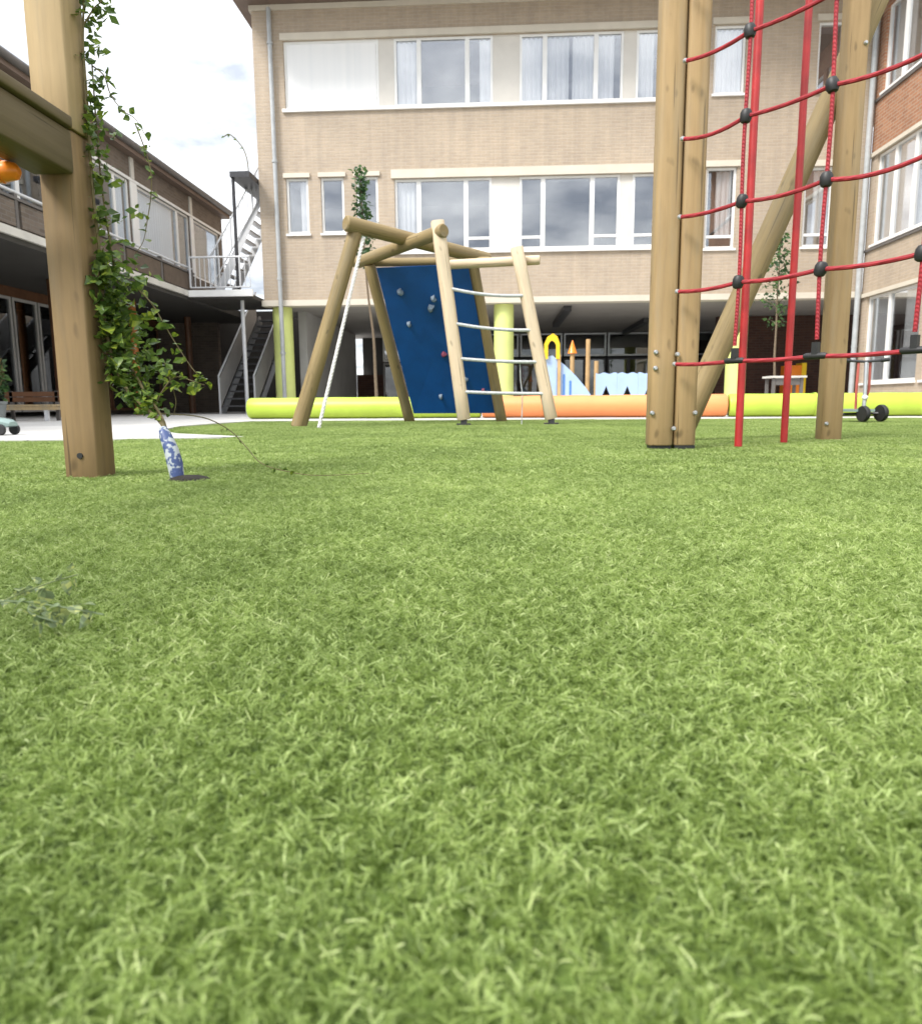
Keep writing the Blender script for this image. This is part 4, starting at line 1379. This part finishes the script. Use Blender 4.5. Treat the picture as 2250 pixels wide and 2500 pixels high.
for i in range(7):
    a = random.uniform(0, 6.28)
    c = Vector((-6.40 + math.cos(a) * 0.12, 8.95 + math.sin(a) * 0.12, random.uniform(0.76, 0.93)))
    MB().lathe([(0.005, -0.02), (0.03, 0.0), (0.042, 0.018), (0.02, 0.022)], 9, c).build('flower', M['flower'], pl, True)

rt = thing('ride_on_toy', (-3.72, 5.3, 0), 'grey green plastic ride-on toy parked at the turf edge', 'toy')
body = []
for x, hw, z0, z1 in ((-3.98, 0.05, 0.075, 0.11), (-3.94, 0.075, 0.06, 0.15), (-3.84, 0.08, 0.055, 0.135), (-3.74, 0.08, 0.055, 0.13), (-3.66, 0.075, 0.06, 0.115), (-3.63, 0.05, 0.07, 0.10)):
    body.append([(x, 5.3 - hw, z0), (x, 5.3 + hw, z0), (x, 5.3 + hw, z1 * 0.85), (x, 5.3 + hw * 0.6, z1), (x, 5.3 - hw * 0.6, z1), (x, 5.3 - hw, z1 * 0.85)])
MB().rings(body).build('body', M['grey_green'], rt, True)
for x in (-3.92, -3.68):
    for y in (5.22, 5.38):
        m = Matrix.Translation((x, y, 0.042)) @ Matrix.Rotation(PI / 2, 4, 'X')
        MB().lathe([(0.02, -0.014), (0.036, -0.014), (0.042, -0.006), (0.042, 0.006), (0.036, 0.014), (0.02, 0.014)], 16).build('wheel', M['black'], rt, True, m)
MB().tube([(-3.90, 5.3, 0.14), (-3.915, 5.3, 0.21)], 0.010, 8).build('steering_column', M['darkmetal'], rt, True)
MB().tube([(-3.915, 5.23, 0.215), (-3.915, 5.37, 0.215)], 0.011, 8).build('handlebar', M['black'], rt, True)

# ------------------------------------------------------------------ play things under the block
ps = thing('blue_play_slide', (1.25, 14.2, 0), 'light blue sloping slide panel with slots and a yellow hood', 'slide')
prof = [(0.86, 0.0), (0.86, 1.06), (1.0, 1.09), (1.22, 0.92), (1.45, 0.70), (1.62, 0.50), (1.72, 0.36), (1.72, 0.0)]
for y in (14.0, 14.5):
    MB().rings([[(x, y, z) for x, z in prof], [(x, y + 0.03, z) for x, z in prof]]).build('side_panel', M['sky_blue'], ps)
for i, x in enumerate((1.08, 1.20, 1.32)):
    MB().box(x, x + 0.035, 13.99, 13.998, 0.30, 0.86 - i * 0.12).build('slot', plain('deep_sky_blue', (0.08, 0.22, 0.55), 0.5) if i == 0 else bpy.data.materials['deep_sky_blue'], ps)
sl_ = [(0.95, 1.0), (1.2, 0.82), (1.45, 0.58), (1.68, 0.32)]
MB().rings([[(x, 14.04, z) for x, z in sl_] + [(x, 14.04, z - 0.03) for x, z in reversed(sl_)], [(x, 14.49, z) for x, z in sl_] + [(x, 14.49, z - 0.03) for x, z in reversed(sl_)]]).build('chute', M['steel'], ps)
hood = [(0.84, 1.02), (0.84, 1.30), (0.90, 1.43), (1.0, 1.49), (1.08, 1.43), (1.13, 1.30), (1.13, 1.02), (1.06, 1.02), (1.06, 1.27), (1.03, 1.33), (0.98, 1.36), (0.94, 1.33), (0.91, 1.27), (0.91, 1.02)]
MB().rings([[(x, 13.93, z) for x, z in hood], [(x, 13.985, z) for x, z in hood]]).build('hood', M['yellow'], ps)
MB().box(1.09, 1.15, 13.94, 13.99, 0.0, 1.10).build('post', M['tan'], ps)

pf = thing('blue_play_fence', (2.35, 14.2, 0), 'light blue wavy play fence with triangular cut-outs by the slide', 'play fence')


def fence_board(x0, x1):
    up = [(x0 + (x1 - x0) * i / 12, 0.76 + 0.014 * math.sin(i * 1.05 + x0 * 5)) for i in range(13)]
    xm = (x0 + x1) / 2
    for a, b in ((x0, xm), (xm, x1)):
        pass
    lo_l = [(x0, 0.0), (xm - 0.10, 0.0), (xm, 0.46)]
    ring_l = [(x0, 0.0), (xm - 0.09, 0.30), (xm, 0.52)] + [p for p in reversed(up) if p[0] <= xm + 1e-6]
    ring_r = [(x1, 0.0)] + list(reversed([p for p in reversed(up) if p[0] >= xm - 1e-6]))[::-1] + [(xm, 0.52), (xm + 0.09, 0.30)]
    for rg in (ring_l, ring_r):
        MB().rings([[(x, 14.2, z) for x, z in rg], [(x, 14.23, z) for x, z in rg]]).build('fence_board', M['sky_blue'], pf)


for k in range(5):
    fence_board(1.84 + k * 0.40, 2.238 + k * 0.40)
MB().box(1.80, 3.86, 14.235, 14.26, 0.10, 0.16).build('rail', M['sky_blue'], pf)
for i, (x, z, lab) in enumerate(((1.37, 1.28, 'tan post with orange pointed top just behind the blue slide'), (1.66, 1.38, 'tallest plain tan post standing beyond the blue slide'), (1.82, 0.98, 'short tan post next to the blue wavy fence'))):
    tp = thing('play_post', (x, 15.2, 0), lab, 'post', 'tan posts behind the blue play slide')
    MB().tube([(x * 1.085, 15.2, 0), (x * 1.085, 15.2, 0.21 + (z - 0.21) * 1.085 - (0.16 if i == 0 else 0))], 0.045, 12).build('post', M['tan'], tp, True)
    if i == 0:
        MB().lathe([(0.10, 0.0), (0.09, 0.02), (0.01, 0.26)], 12, (x * 1.085, 15.2, 1.2)).build('pointed_top', M['orange_bar'], tp, True)
